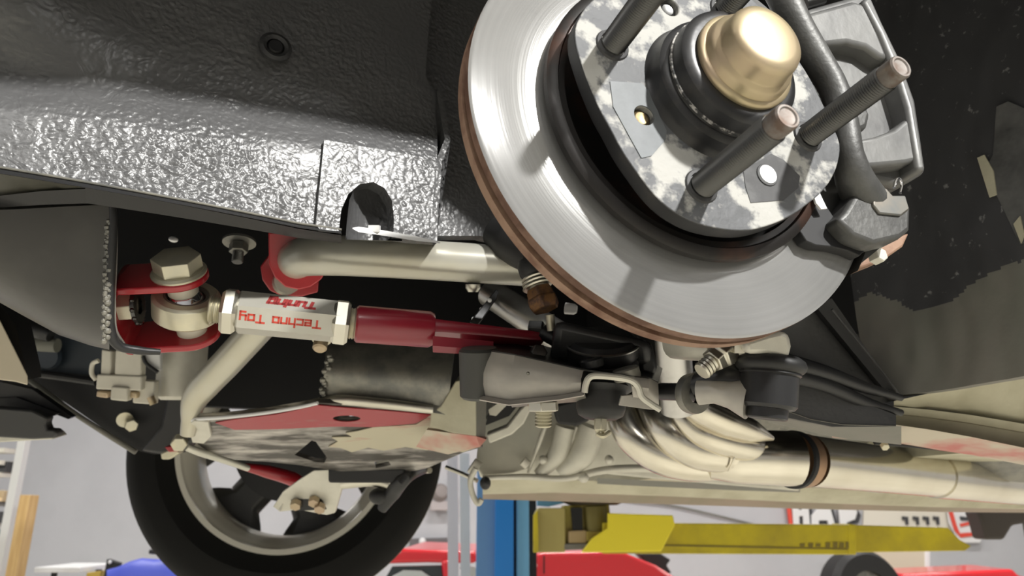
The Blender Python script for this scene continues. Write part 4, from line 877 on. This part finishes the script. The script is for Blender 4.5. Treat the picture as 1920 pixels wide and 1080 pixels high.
def drivetrain():
    root = empty('transmission_casing', P(1050, 850, .95), 'ribbed pale aluminium bell housing below the engine', 'transmission')
    bh = [(905, 780), (960, 720), (1010, 700), (1230, 720), (1240, 800), (1300, 880), (1500, 905), (1500, 922), (1240, 900), (1120, 888), (1060, 898), (900, 897), (893, 870)]
    obj('bell_side', MB().prism([P(x, y, .98 + .00008 * (x - 900)) for x, y in bh], FW * .15), ALU, root, bevel=.003)
    obj('bell_front_plate', MB().prism([P(x, y, .955) for x, y in ((900, 792), (962, 745), (1010, 730), (1030, 790), (1014, 815), (1008, 840), (992, 878), (960, 888), (905, 894), (892, 872))], FW * .02), mat('grey_olive_plate', (.30, .295, .25), .5, .1, (.36, .34, .28), 8), root, bevel=.002)
    for i, (a, b, c_, r) in enumerate((((1024, 795), (1008, 840), (990, 886), .0030), ((1060, 800), (1046, 850), (1010, 890), .013), ((1082, 800), (1062, 850), (1022, 888), .0040), ((1110, 800), (1090, 852), (1050, 885), .018))):
        obj('casting_rib', MB().tube([P(*a, .955), P(*b, .955), P(*c_, .96)], [r, r, r * .6], 14), ALU, root)
    obj('housing_edge', MB().tube([P(905, 896, .945), P(985, 894, .95), P(1060, 897, .95), P(1130, 882, .955), P(1200, 878, .96), P(1300, 884, .965), P(1370, 897, .97)], [.003, .004, .004, .005, .005, .005, .004], 12), ALU, root)
    for x, y, r in ((1094, 895, .007), (1306, 892, .008), (1142, 862, .006), (1018, 862, .006)): obj('casting_boss', MB().ball(P(x, y, .95), r, 14), ALU, root)
    obj('side_bolt', MB().cyl(P(980, 864, .94), P(990, 872, .94), .006, 14), PLAST, root)
    obj('rear_arm', MB().prism([P(x, y, .90) for x, y in ((912, 815), (950, 800), (975, 768), (992, 752), (1000, 760), (982, 795), (960, 815), (918, 832))], FW * .02), ALU, root, bevel=.002)
    obj('rear_arm_gap', MB().prism([P(x, y, .91) for x, y in ((910, 798), (955, 780), (975, 755), (962, 750), (915, 780))], FW * .02), SOOT, root)
    obj('pale_flap', MB().prism([P(x, y, .80) for x, y in ((916, 768), (940, 752), (950, 742), (962, 748), (930, 780), (918, 778))], FW * .006), PLAST, root)
    obj('oil_pan_block', MB().prism([P(x, y, .90) for x, y in ((1035, 760), (1090, 745), (1110, 760), (1106, 790), (1080, 800), (1045, 796))], FW * .04), SOOT, root, bevel=.004)
    r1 = empty('chassis_underside', P(1400, 925, 1.2), 'long dusty beige chassis underside running to the right', 'chassis')
    def band(nm, pts, m): obj(nm, MB().loft([[P(x, a, d), P(x, b, d2), P(x, b + 2, d2 + .05), P(x, a, d + .06)] for x, a, b, d, d2 in pts]), m, r1)
    band('under_panel', [(905, 896, 925, 1.02, 1.05), (1040, 900, 922, 1.03, 1.06), (1240, 904, 928, 1.06, 1.09), (1500, 915, 940, 1.10, 1.14), (1760, 930, 950, 1.18, 1.2), (2000, 935, 955, 1.3, 1.3)], BEIGE)
    band('far_sill', [(905, 918, 934, 1.10, 1.12), (1040, 920, 938, 1.11, 1.13), (1240, 926, 943, 1.14, 1.16), (1500, 934, 952, 1.18, 1.20), (1760, 944, 958, 1.22, 1.24), (2000, 950, 960, 1.3, 1.34)], mat('dusty_brown_sill', (.26, .22, .15), .5, 0, (.33, .25, .19), 8))
    band('dark_gap', [(1120, 896, 906, 1.0, 1.02), (1240, 902, 912, 1.02, 1.04), (1380, 908, 918, 1.04, 1.06), (1500, 915, 922, 1.06, 1.08)], GREYP)
    r2 = empty('starter_bits', P(905, 900, .92), 'dark hanging fittings at the front edge of chassis underside', 'fitting')
    obj('fitting_body', MB().ball(P(910, 906, .93), .007, 16, UP, 1.2), BLK, r2)
    obj('hook', MB().tube([P(892, 878, .92), P(882, 900, .92), P(886, 926, .92), P(896, 944, .92), P(903, 936, .92)], .0036, 12), ALU, r2)
    obj('fitting_cap', MB().cyl(P(884, 872, .93), P(896, 880, .93), .010, 16), PLAST, r2)
    obj('cable_end', MB().tube([P(836, 876, .95), P(866, 888, .94), P(895, 902, .93)], .0028, 10), ZINC, r2)
    rb = tag(obj('lift_pad_bracket', MB().prism([P(x, y, 1.1) for x, y in ((1260, 968, ), (1270, 962), (1380, 975), (1400, 982))], FW * .01), PLAST), 'x', 'x')
    bpy.data.objects.remove(rb)

def exhaust():
    root = empty('exhaust_header', P(1300, 840, .72), 'shiny tubular exhaust header merging into one wide pipe', 'exhaust')
    k = .74 / FPX
    def tb(nm, pts, r): obj(nm, MB().tube([P(x, y, d) for x, y, d in pts], r, 28, 8), EXH, root)
    tb('primary_tube', [(1165, 735, .80), (1166, 770, .77), (1186, 815, .75), (1235, 852, .74), (1300, 868, .74), (1380, 868, .745)], [33 * k, 33 * k, 34 * k, 35 * k, 34 * k, 30 * k])
    tb('primary_tube', [(1222, 730, .77), (1230, 768, .745), (1258, 812, .725), (1305, 842, .72), (1370, 850, .725), (1420, 855, .735)], [33 * k, 33 * k, 34 * k, 36 * k, 37 * k, 38 * k])
    tb('primary_tube', [(1268, 725, .74), (1276, 765, .72), (1300, 800, .71), (1340, 822, .705), (1400, 838, .715), (1450, 848, .74)], [24 * k, 24 * k, 25 * k, 26 * k, 28 * k, 24 * k])
    tb('primary_tube', [(1285, 742, .70), (1320, 768, .69), (1365, 790, .69), (1410, 808, .695), (1448, 822, .705)], [27 * k, 28 * k, 27 * k, 20 * k, 5 * k])
    tb('collector', [(1330, 858, .735), (1380, 858, .73), (1440, 858, .73), (1488, 860, .735)], [38 * k, 47 * k, 50 * k, 51 * k])
    a = P(1478, 860, .73); ax = (P(1900, 912, .93) - P(1510, 862, .745)).normalized()
    obj('collector_joint', MB().lathe([(.0262, 0), (.0285, .001), (.0285, .006), (.0262, .007)], P(1484, 861, .735), ax, 56), SOOT, root)
    obj('heat_band', MB().lathe([(0, 0), (.0266, 0), (.0268, .0145), (0, .0145)], P(1490, 861, .737), ax, 56), COPPER, root)
    obj('joint_rib', MB().tube([P(1374, 818, .712), P(1380, 830, .705), P(1376, 860, .70), P(1366, 884, .705)], .0011, 8), EXH, root)
    p2 = P(1770, 893, .87)
    obj('down_pipe', MB().tube([P(1515, 864, .745), P(1640, 878, .80), p2], [.0258, .0250, .0245], 40, 4), EXH, root)
    obj('rear_pipe', MB().tube([P(1752, 891, .86), P(1850, 902, .93), P(2000, 918, 1.05)], [.0262, .0262, .0255], 40, 4), EXH, root)
drivetrain(); exhaust()

# ---------------------------------------------------------------- opposite front wheel
def far_wheel():
    c = P(548, 838, 1.50); ax = camdir(.18, .30, .93)        # towards the viewer = the wheel's inner side
    root = empty('far_wheel_assembly', c, 'black-tyred silver wheel of the far side hanging below the crossmember', 'wheel')
    W = .085
    ty = MB(); ty.lathe([(.192, W * .7), (.200, W * .95), (.235, W * 1.12), (.268, W * 1.02), (.286, W * .82), (.297, W * .55), (.3015, W * .40)], c, ax, 96); ty.mat(1)
    g = [(.3015, W * .40), (.302, W * .36), (.296, W * .35), (.296, W * .29), (.303, W * .28), (.304, -W * .26), (.297, -W * .27), (.297, -W * .33), (.303, -W * .34), (.300, -W * .7), (.280, -W * 1.0), (.235, -W * 1.1), (.192, -W * .8)]
    ty.lathe(g, c, ax, 96)
    obj('tyre', ty, [TYRE, TREAD], root)
    rm = MB(); rm.lathe([(.205, W * .92), (.203, W * 1.02), (.194, W * 1.0), (.190, W * .86), (.184, W * .80), (.182, W * .68), (.176, W * .62), (.172, W * .2), (.170, -W * .3), (.176, -W * .75), (.19, -W * .85), (.19, -W * .5)], c, ax, 96)
    obj('rim', rm, RIMM, root, ang=50)
    x, y, z = frame_of(ax, UP)
    # spoke disc with windows, on the outboard side of the rim
    for k in range(6):
        a = k * pi / 3 + radians(47); ra = x * cos(a) + y * sin(a); ta = -x * sin(a) + y * cos(a)
        o = c - z * (W * .45); secs = []
        for r, wd, tk in ((.055, .050, .020), (.10, .040, .018), (.135, .040, .016), (.150, .060, .014), (.176, .088, .014)):
            secs.append([o + ra * r + ta * wd, o + ra * r + ta * wd * .6 + z * tk, o + ra * r - ta * wd * .6 + z * tk, o + ra * r - ta * wd, o + ra * r - z * tk])
        obj('spoke', MB().loft(secs), mat('dark_spoke', (.05, .05, .048), .4, .3) if k == 0 else bpy.data.materials['dark_spoke'], root, bevel=.003)
    obj('wheel_centre', MB().lathe([(0, -W * .7), (.07, -W * .7), (.075, -W * .3), (.06, W * .0), (0, W * .1)], c, ax, 48), SOOT, root)
    d = empty('opposite_brake_disc', c, 'dark brake disc behind the spokes of the far wheel', 'brake disc')
    obj('disc_plate', MB().lathe([(.03, W * .12), (.105, W * .12), (.105, W * .30), (.03, W * .30), (.03, W * .12)], c, ax, 64), RUST, d)
    obj('disc_shield', MB().lathe([(0, W * .32), (.108, W * .34), (.108, W * .40), (.06, W * .5), (0, W * .52)], c, ax, 64), SOOT, d)
far_wheel()

# ---------------------------------------------------------------- the workshop behind
def depthY(px, py, Y): r = ray(px, py); return CAM + r * (Y / r.y)
def workshop():
    # two-post lift column and swing arm
    d = 3.1
    r = empty('lift_column', depthY(945, 1100, d), 'bright blue steel lift column rising in the background', 'lift column')
    def vbox(nm, x0, x1, ztop, zbot, Y, th, m, par, bev=.004):
        A, B = depthY(x0, 1000, Y).x, depthY(x1, 1000, Y).x
        return obj(nm, MB().box(V(((A + B) / 2, Y + th / 2, (ztop + zbot) / 2)), V(((B - A) / 2, 0, 0)), V((0, th / 2, 0)), V((0, 0, (ztop - zbot) / 2))), m, par, bevel=bev)
    vbox('column_side', 893, 930, 3.2, 0, d - .02, .25, mat('dull_blue_paint', (.11, .25, .50), .45), r)
    vbox('column_face', 928, 963, 3.2, 0, d - .05, .28, LIFTB, r)
    vbox('column_groove', 963, 970, 3.2, 0, d, .20, SOOT, r, 0)
    vbox('column_flange', 968, 992, 3.2, 0, d - .03, .22, LIFTL, r)
    vbox('column_back', 992, 1006, 3.2, 0, d + .10, .10, SOOT, r, 0)
    r = empty('lift_swing_beam', depthY(1300, 1000, 2.3), 'yellow telescoping lift arm reaching under the car to the right', 'lift arm')
    Y = 2.35
    def abox(nm, px, th, m, y=Y, bev=.003, lab=None): return obj(nm, MB().prism([depthY(x, yy, y) for x, yy in px], V((0, th, 0))), m, r, bevel=bev, label=lab)
    abox('inner_tube', [(1590, 984), (1778, 989), (1800, 1012), (1822, 1024), (1810, 1033), (1590, 1036)], .10, LIFTY, Y + .01)
    abox('outer_tube', [(1130, 980), (1600, 984), (1600, 1040), (1130, 1038)], .12, LIFTY, Y)
    abox('outer_tube_top', [(1140, 962), (1262, 966), (1266, 985), (1240, 1034), (1090, 1036), (1110, 1010), (1140, 990)], .02, mat('vivid_yellow', (.95, .80, .04), .35), Y - .03)
    abox('tube_collar', [(1592, 982), (1606, 984), (1606, 1040), (1592, 1040)], .13, LIFTY, Y - .004)
    abox('weld_seam', [(1200, 1020), (1590, 1028), (1590, 1031), (1200, 1023)], .004, mat('dirty_olive', (.22, .17, .03), .6), Y - .002, 0)
    for i, (x, h) in enumerate(((1500, 3), (1516, 4), (1530, 3), (1548, 5), (1562, 6), (1574, 5), (1586, 6))): abox('faded_stencil_mark', [(x, 1022 - h), (x + 9, 1022 - h), (x + 8, 1022 + h), (x, 1022 + h)], .003, bpy.data.materials['dirty_olive'], Y - .002, 0)
    r = empty('lift_carriage', depthY(1060, 1000, 2.4), 'olive lift carriage block with black slot beside the blue column', 'carriage')
    abox2 = lambda nm, px, th, m, y, bev=.003: obj(nm, MB().prism([depthY(x, yy, y) for x, yy in px], V((0, th, 0))), m, r, bevel=bev)
    abox2('carriage_block', [(1004, 962), (1010, 952), (1060, 952), (1060, 1036), (1002, 1036)], .16, LIFTT, 2.36)
    abox2('carriage_edge', [(1000, 966), (1008, 956), (1010, 1036), (1000, 1036)], .02, LIFTY, 2.345, .001)
    abox2('slot_frame', [(1056, 948), (1142, 944), (1148, 1000), (1134, 1018), (1120, 1030), (1056, 1030)], .10, LIFTO, 2.38)
    abox2('slot', [(1070, 952), (1092, 952), (1093, 994), (1074, 994)], .02, SOOT, 2.365, 0)
    abox2('slot_foot', [(1066, 996), (1100, 994), (1100, 1018), (1066, 1018)], .03, mat('tan_block', (.45, .33, .17), .6), 2.362)
    abox2('slot_base', [(1056, 1020), (1130, 1018), (1120, 1030), (1056, 1032)], .03, GREYP, 2.36)
    abox2('foot_plate', [(1100, 996), (1152, 998), (1150, 1012), (1130, 1016), (1100, 1014)], .05, LIFTO, 2.355)
    p = empty('lift_pad', depthY(1110, 945, 2.38), 'dark rubber lift pad on its screw under the car sill', 'lift pad')
    obj('pad_screw', MB().cyl(depthY(1118, 1000, 2.40), depthY(1114, 950, 2.40), .042, 28), mat('olive_screw', (.18, .15, .04), .5, .2), p)
    obj('pad_plate', MB().lathe([(0, 0), (.075, 0), (.105, .012), (.110, .020), (0, .022)], depthY(1112, 947, 2.42), V((0, 0, 1)), 40), mat('brown_rubber', (.05, .038, .025), .6), p)
    obj('blue_shim', MB().prism([depthY(x, y, 2.6) for x, y in ((1008, 935), (1070, 930), (1064, 942), (1030, 950), (1008, 948))], V((0, .1, 0))), LIFTL, p)
    tag(obj('hanging_cable', MB().tube([depthY(1100, 925, 7.99), depthY(1180, 938, 7.97), depthY(1260, 948, 7.97), depthY(1350, 968, 7.97), depthY(1420, 985, 7.99)],   .010, 8), GREYP), 'thin cable sagging above the yellow lift arm', 'cable')
    # red cars
    def car(nm, lab, Y, body, glass=None, extra=None, th=1.4, back=None):
        r = empty(nm, depthY(body[0][0], body[0][1], Y), lab, 'car')
        obj('body', MB().prism([depthY(x, y, Y) for x, y in body], V((0, th, 0))), CARRED, r, bevel=.03, seg=3)
        return r
    Y = 4.6
    r = empty('red_car_cabin', depthY(800, 1045, Y), 'red car roof and side window seen below the hanging tyre', 'car')
    def c3(nm, px, y0, th, m, par, bev=.02): return obj(nm, MB().prism([depthY(x, y, y0) for x, y in px], V((0, th, 0))), m, par, bevel=bev, seg=3)
    c3('roof', [(722, 1057), (750, 1029), (800, 1031), (893, 1034), (893, 1056), (840, 1056), (800, 1055)], Y, 1.2, CARRED, r)
    c3('pillar', [(826, 1050), (846, 1050), (866, 1140), (838, 1140)], Y - .02, .1, CARRED, r)
    c3('side_window', [(735, 1062), (828, 1060), (840, 1140), (690, 1140)], Y + .02, .04, GLASSD, r, .005)
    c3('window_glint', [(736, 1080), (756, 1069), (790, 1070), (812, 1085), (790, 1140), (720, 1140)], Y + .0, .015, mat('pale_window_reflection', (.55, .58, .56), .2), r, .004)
    c3('rear_window', [(862, 1062), (893, 1064), (893, 1140), (880, 1140)], Y + .02, .04, mat('pale_rear_glass', (.45, .48, .46), .15), r, .005)
    c3('lower_body', [(640, 1120), (893, 1130), (893, 1350), (640, 1350)], Y + .02, 1.2, CARRED, r)
    r = empty('red_car_bonnet', depthY(1100, 1050, 4.4), 'red car bonnet sloping away below the yellow lift arm', 'car')
    c3('bonnet', [(1000, 1072), (1002, 1040), (1020, 1036), (1140, 1034), (1170, 1036), (1230, 1060), (1270, 1085), (1330, 1150), (1330, 1350), (1000, 1350)], 4.4, 1.2, CARRED, r)
    c3('panel_gap', [(1019, 1042), (1021, 1042), (1021, 1075), (1019, 1075)], 4.395, .012, SOOT, r, 0)
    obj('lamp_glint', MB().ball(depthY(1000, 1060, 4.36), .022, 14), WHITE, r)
    r = empty('wall_fan', depthY(1220, 1050, 5.4), 'dark machine part sticking out behind the red bonnet', 'machine')
    c3('housing', [(1195, 1038), (1240, 1038), (1258, 1050), (1250, 1060), (1260, 1075), (1230, 1075)], 5.4, .2, BLK, r, .01)
    r = empty('red_trailer', depthY(1780, 1075, 5.6), 'red vehicle top edge at the bottom right corner', 'car')
    c3('body', [(1690, 1076), (1900, 1067), (1912, 1080), (1980, 1090), (1980, 1300), (1690, 1300)], 5.6, .5, CARRED, r)
    r = empty('cream_cabinet', depthY(1690, 1060, 6.2), 'cream cabinet standing below the lift arm at right', 'cabinet')
    c3('cabinet_body', [(1622, 1030), (1735, 1032), (1735, 1400), (1640, 1400), (1628, 1060)], 6.6, .6, mat('cream_paint', (.62, .58, .45), .5), r, .01)
    c3('cabinet_edge', [(1735, 1032), (1744, 1032), (1744, 1400), (1735, 1400)], 6.59, .6, WHITE, r, .005)
    r = empty('spare_tyre', depthY(1600, 1070, 5.2), 'dark spare tyre top beside the cream cabinet', 'tyre')
    c = depthY(1618, 1120, 5.2)
    obj('tyre_ring', MB().lathe([(.16, -.09), (.26, -.10), (.29, -.06), (.29, .06), (.26, .10), (.16, .09), (.16, -.09)], c, V((.3, -1, .1)), 48), RUBBER, r)
    obj('tyre_hub', MB().lathe([(0, -.05), (.16, -.06), (.16, .06), (0, .05)], c, V((.3, -1, .1)), 40), DKST, r)
    r = empty('raised_car_rear_tyre', depthY(1915, 1000, 2.7), 'brown-grey tyre at the right edge under the raised car', 'tyre')
    c = depthY(1990, 1020, 2.7)
    tm = MB(); tm.lathe([(.12, -.08), (.20, -.09), (.215, -.07), (.22, -.03), (.212, -.025), (.212, -.015), (.22, -.01), (.22, .03), (.212, .035), (.212, .045), (.22, .05), (.215, .08), (.20, .09), (.12, .08), (.12, -.08)], c, V((.8, -.6, 0)), 56)
    obj('tyre_ring', tm, mat('dusty_tyre', (.09, .08, .065), .7), r)
    obj('tyre_wheel', MB().lathe([(0, -.06), (.12, -.07), (.12, .07), (0, .06)], c, V((.8, -.6, 0)), 40), RIMM, r)
    r = empty('dark_bracket', depthY(1880, 970, 2.5), 'dark suspension mount under the car at the far right', 'bracket')
    c3('mount_plate', [(1832, 958), (1960, 950), (1960, 975), (1900, 985), (1884, 1012), (1850, 1012), (1840, 975)], 2.5, .08, mat('brown_black_mount', (.055, .045, .04), .6), r, .01)
    # wall signs: white block letters with dark shadows and red edge; second board partly hidden
    Yw = 7.93
    def sign(nm, lab): return empty(nm, depthY(1500, 960, Yw), lab, 'sign')
    def wl(nm, px, par, m, t=.03, y=Yw, bev=.006): return obj(nm, MB().prism([depthY(x, yy, y) for x, yy in px], V((0, t, 0))), m, par, bevel=bev)
    DK = mat('sign_dark_edge', (.05, .05, .055), .5); SR = mat('sign_red', (.75, .08, .05), .5); CR = mat('cream_board', (.74, .70, .60), .6)
    r = sign('letter_sign', 'white raised wall letters HAP with dark shading above the lift arm')
    wl('red_edge', [(1474, 936), (1482, 936), (1488, 990), (1481, 990)], r, SR)
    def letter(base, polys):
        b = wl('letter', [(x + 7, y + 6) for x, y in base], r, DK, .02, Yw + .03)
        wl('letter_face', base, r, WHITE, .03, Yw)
    letter([(1485, 936), (1497, 936), (1498, 956), (1505, 956), (1504, 936), (1515, 936), (1520, 990), (1507, 990), (1506, 968), (1499, 968), (1500, 990), (1488, 990)], None)
    letter([(1522, 990), (1522, 966), (1532, 955), (1552, 948), (1556, 948), (1568, 990), (1555, 990), (1552, 976), (1536, 976), (1536, 990)], None)
    letter([(1572, 946), (1602, 950), (1608, 960), (1604, 974), (1588, 980), (1588, 990), (1576, 990)], None)
    r = empty('cream_board', depthY(1680, 970, Yw), 'cream wall board with a row of small dark marks', 'sign')
    wl('board', [(1620, 940), (1790, 940), (1790, 996), (1618, 996)], r, CR, .02, Yw + .045, 0)
    for i, x in enumerate((1692, 1712, 1731, 1750)):
        wl('small_mark', [(x, 968), (x + 11, 969), (x + 12, 984), (x + 7, 984), (x + 6, 975), (x, 974)], r, DK, .01, Yw + .02, 0)
    r = empty('shield_sign', depthY(1810, 990, Yw), 'white and red striped shield sign right of the cream board', 'sign')
    wl('shield_body', [(1776, 950), (1786, 948), (1836, 964), (1842, 1010), (1838, 1018), (1806, 1018), (1796, 1010), (1780, 980)], r, WHITE, .03, Yw - .02)
    wl('shield_stripe', [(1776, 950), (1784, 950), (1794, 985), (1800, 1000), (1838, 997), (1840, 1003), (1802, 1008), (1790, 995)], r, SR, .01, Yw - .035, 0)
    wl('shield_stripe', [(1800, 982), (1834, 975), (1835, 980), (1802, 988)], r, SR, .01, Yw - .035, 0)
    wl('shield_bar', [(1800, 968), (1835, 972), (1832, 976), (1802, 976)], r, DK, .01, Yw - .034, 0)
    # left side: shelving, timber, bench, blue cover
    r = empty('storage_rack', depthY(20, 950, 4.2), 'metal storage rack crowded with small parts at the left edge', 'rack')
    z0 = 0
    A = depthY(22, 950, 4.2)
    obj('rack_post', MB().box(V((A.x, 4.2, 1.5)), V((.022, 0, 0)), V((0, .025, 0)), V((0, 0, 1.5))), mat('pale_rack_paint', (.62, .62, .6), .5), r, bevel=.003)
    for yy, m in ((845, PLAST), (868, PLAST), (890, PLAST), (945, GREYP), (985, PLAST), (1020, GREYP)):
        p = depthY(-60, yy, 4.25); obj('rack_shelf', MB().box(V((A.x - .39, 4.27, p.z)), V((.28, 0, 0)), V((0, .06, 0)), V((0, 0, .012))), m, r)
    bins = [(945, -18, 'tan', (.5, .38, .22)), (985, -16, 'charcoal', (.05, .05, .05)), (1020, -26, 'green', (.08, .16, .15)), (890, -12, 'black', (.03, .03, .03)), (1020, 118, 'teal', (.10, .2, .2))]
    for i, (yy, dx, cn, cc) in enumerate(bins):
        p = V((A.x - .135 - (dx + 20) * .0015, 4.24, depthY(-60, yy, 4.25).z + .0425))
        b = empty('parts_bin', p, 'small %s parts bin on the storage rack' % cn, 'bin', 'parts bins on the rack')
        obj('bin_body', MB().box(p + V((0, .08, 0)), V((.05, 0, 0)), V((0, .08, 0)), V((0, 0, .03))), mat('bin_' + cn, cc, .5), b, bevel=.004)
        obj('bin_lip', MB().box(p + V((0, -.005, -.02)), V((.052, 0, 0)), V((0, .006, 0)), V((0, 0, .010))), mat('bin_lip_' + cn, tuple(min(1, v * 1.6) for v in cc), .5), b, bevel=.002)
    A = depthY(36, 1000, 4.0)
    top = depthY(46, 928, 4.0)
    tag(obj('timber_board', MB().box(V((A.x, 4.03, top.z / 2 + .0)), V((.027, 0, 0)), V((0, .04, 0)), V((0, 0, top.z / 2))), WOOD, bevel=.003), 'upright pale timber board leaning by the storage rack', 'board')
    r = empty('blue_cover', depthY(300, 1060, 4.2), 'blue covered car roof at the bottom left by the tyre', 'car cover')
    rows = []
    for j in range(6):
        t = j / 5; rows.append([depthY(200 + i * 22, 1048 + 26 * ((i - 4) / 4.5) ** 2 * (1 if i < 4 else .5) + j * j * 3 + 3 * sin(i * 1.7 + j), 4.2 - t * .15) for i in range(11)])
    obj('cover_sheet', MB().sheet(rows, V((0, .6, -.05))), BLUEC, r)
    obj('wiper_bar', MB().tube([depthY(281, 1034, 4.1), depthY(310, 1037, 4.1), depthY(345, 1042, 4.1)], .012, 12), SOOT, r)
    r = empty('work_bench', depthY(130, 1070, 4.6), 'small white-topped bench beside the blue cover', 'bench')
    obj('bench_top', MB().box(depthY(145, 1064, 4.6), V((.13, 0, 0)), V((0, .2, 0)), V((0, 0, .014))), WHITE, r, bevel=.004)
    for x in (104, 186): obj('bench_leg', MB().box(depthY(x, 1064, 4.55) - V((0, 0, .55)), V((.012, 0, 0)), V((0, .012, 0)), V((0, 0, .54))), SOOT, r)
    r = empty('bench_clamp', depthY(195, 1065, 4.45), 'black and yellow clamp with two bright rivets by blue cover', 'clamp')
    c3('clamp_body', [(200, 1048), (212, 1052), (224, 1056), (205, 1090), (192, 1090)], 4.45, .04, SOOT, r, .004)
    c3('clamp_handle', [(162, 1074), (190, 1070), (186, 1090), (160, 1090)], 4.46, .04, mat('clamp_yellow', (.6, .42, .08), .5), r, .004)
    for x, y in ((206, 1054), (204, 1073)): obj('rivet', MB().ball(depthY(x, y, 4.44), .010, 12), WHITE, r)
    # hanging clear strips and bits between tyre and column
    for i, (x0, x1, cn) in enumerate(((838, 858, 'left'), (862, 880, 'right'))):
        tag(obj('hanging_strip', MB().prism([depthY(x0, 850, 3.4), depthY(x1, 850, 3.4), depthY(x1 + 2, 1120, 3.4), depthY(x0 + 2, 1120, 3.4)], V((0, .01, 0))), mat('milky_strip_' + cn, (.64, .62, .64), .3) if i == 0 else mat('milky_strip_' + cn, (.62, .64, .64), .3)), 'pale hanging vertical strip %s' % ('nearest the far tyre' if i == 0 else 'nearest the blue column'), 'strip')
    r = empty('wall_horn', depthY(826, 925, 7.8), 'brown-grey round wall fixture right of the far tyre', 'fixture')
    obj('fixture_body', MB().lathe([(0, 0), (.085, 0), (.09, .05), (.06, .1), (0, .11)], depthY(824, 925, 7.9), V((.3, -1, .2)), 32), mat('fixture_grey', (.25, .22, .21), .5), r)
    obj('fixture_bracket', MB().box(depthY(826, 948, 7.9), V((.10, 0, 0)), V((0, .05, 0)), V((0, 0, .05))), mat('fixture_pale', (.45, .41, .41), .5), r, bevel=.01)
    r = empty('monitor_panel', depthY(800, 1015, 7.0), 'grey screen panel with a small bright lamp above the red roof', 'panel')
    c3('panel_body', [(768, 1010), (848, 1008), (850, 1029), (768, 1030)], 7.93, .07, mat('panel_grey', (.13, .12, .125), .4), r, .006)
    obj('panel_lamp', MB().ball(depthY(792, 1015, 7.92), .037, 16), WHITE, r)
workshop()
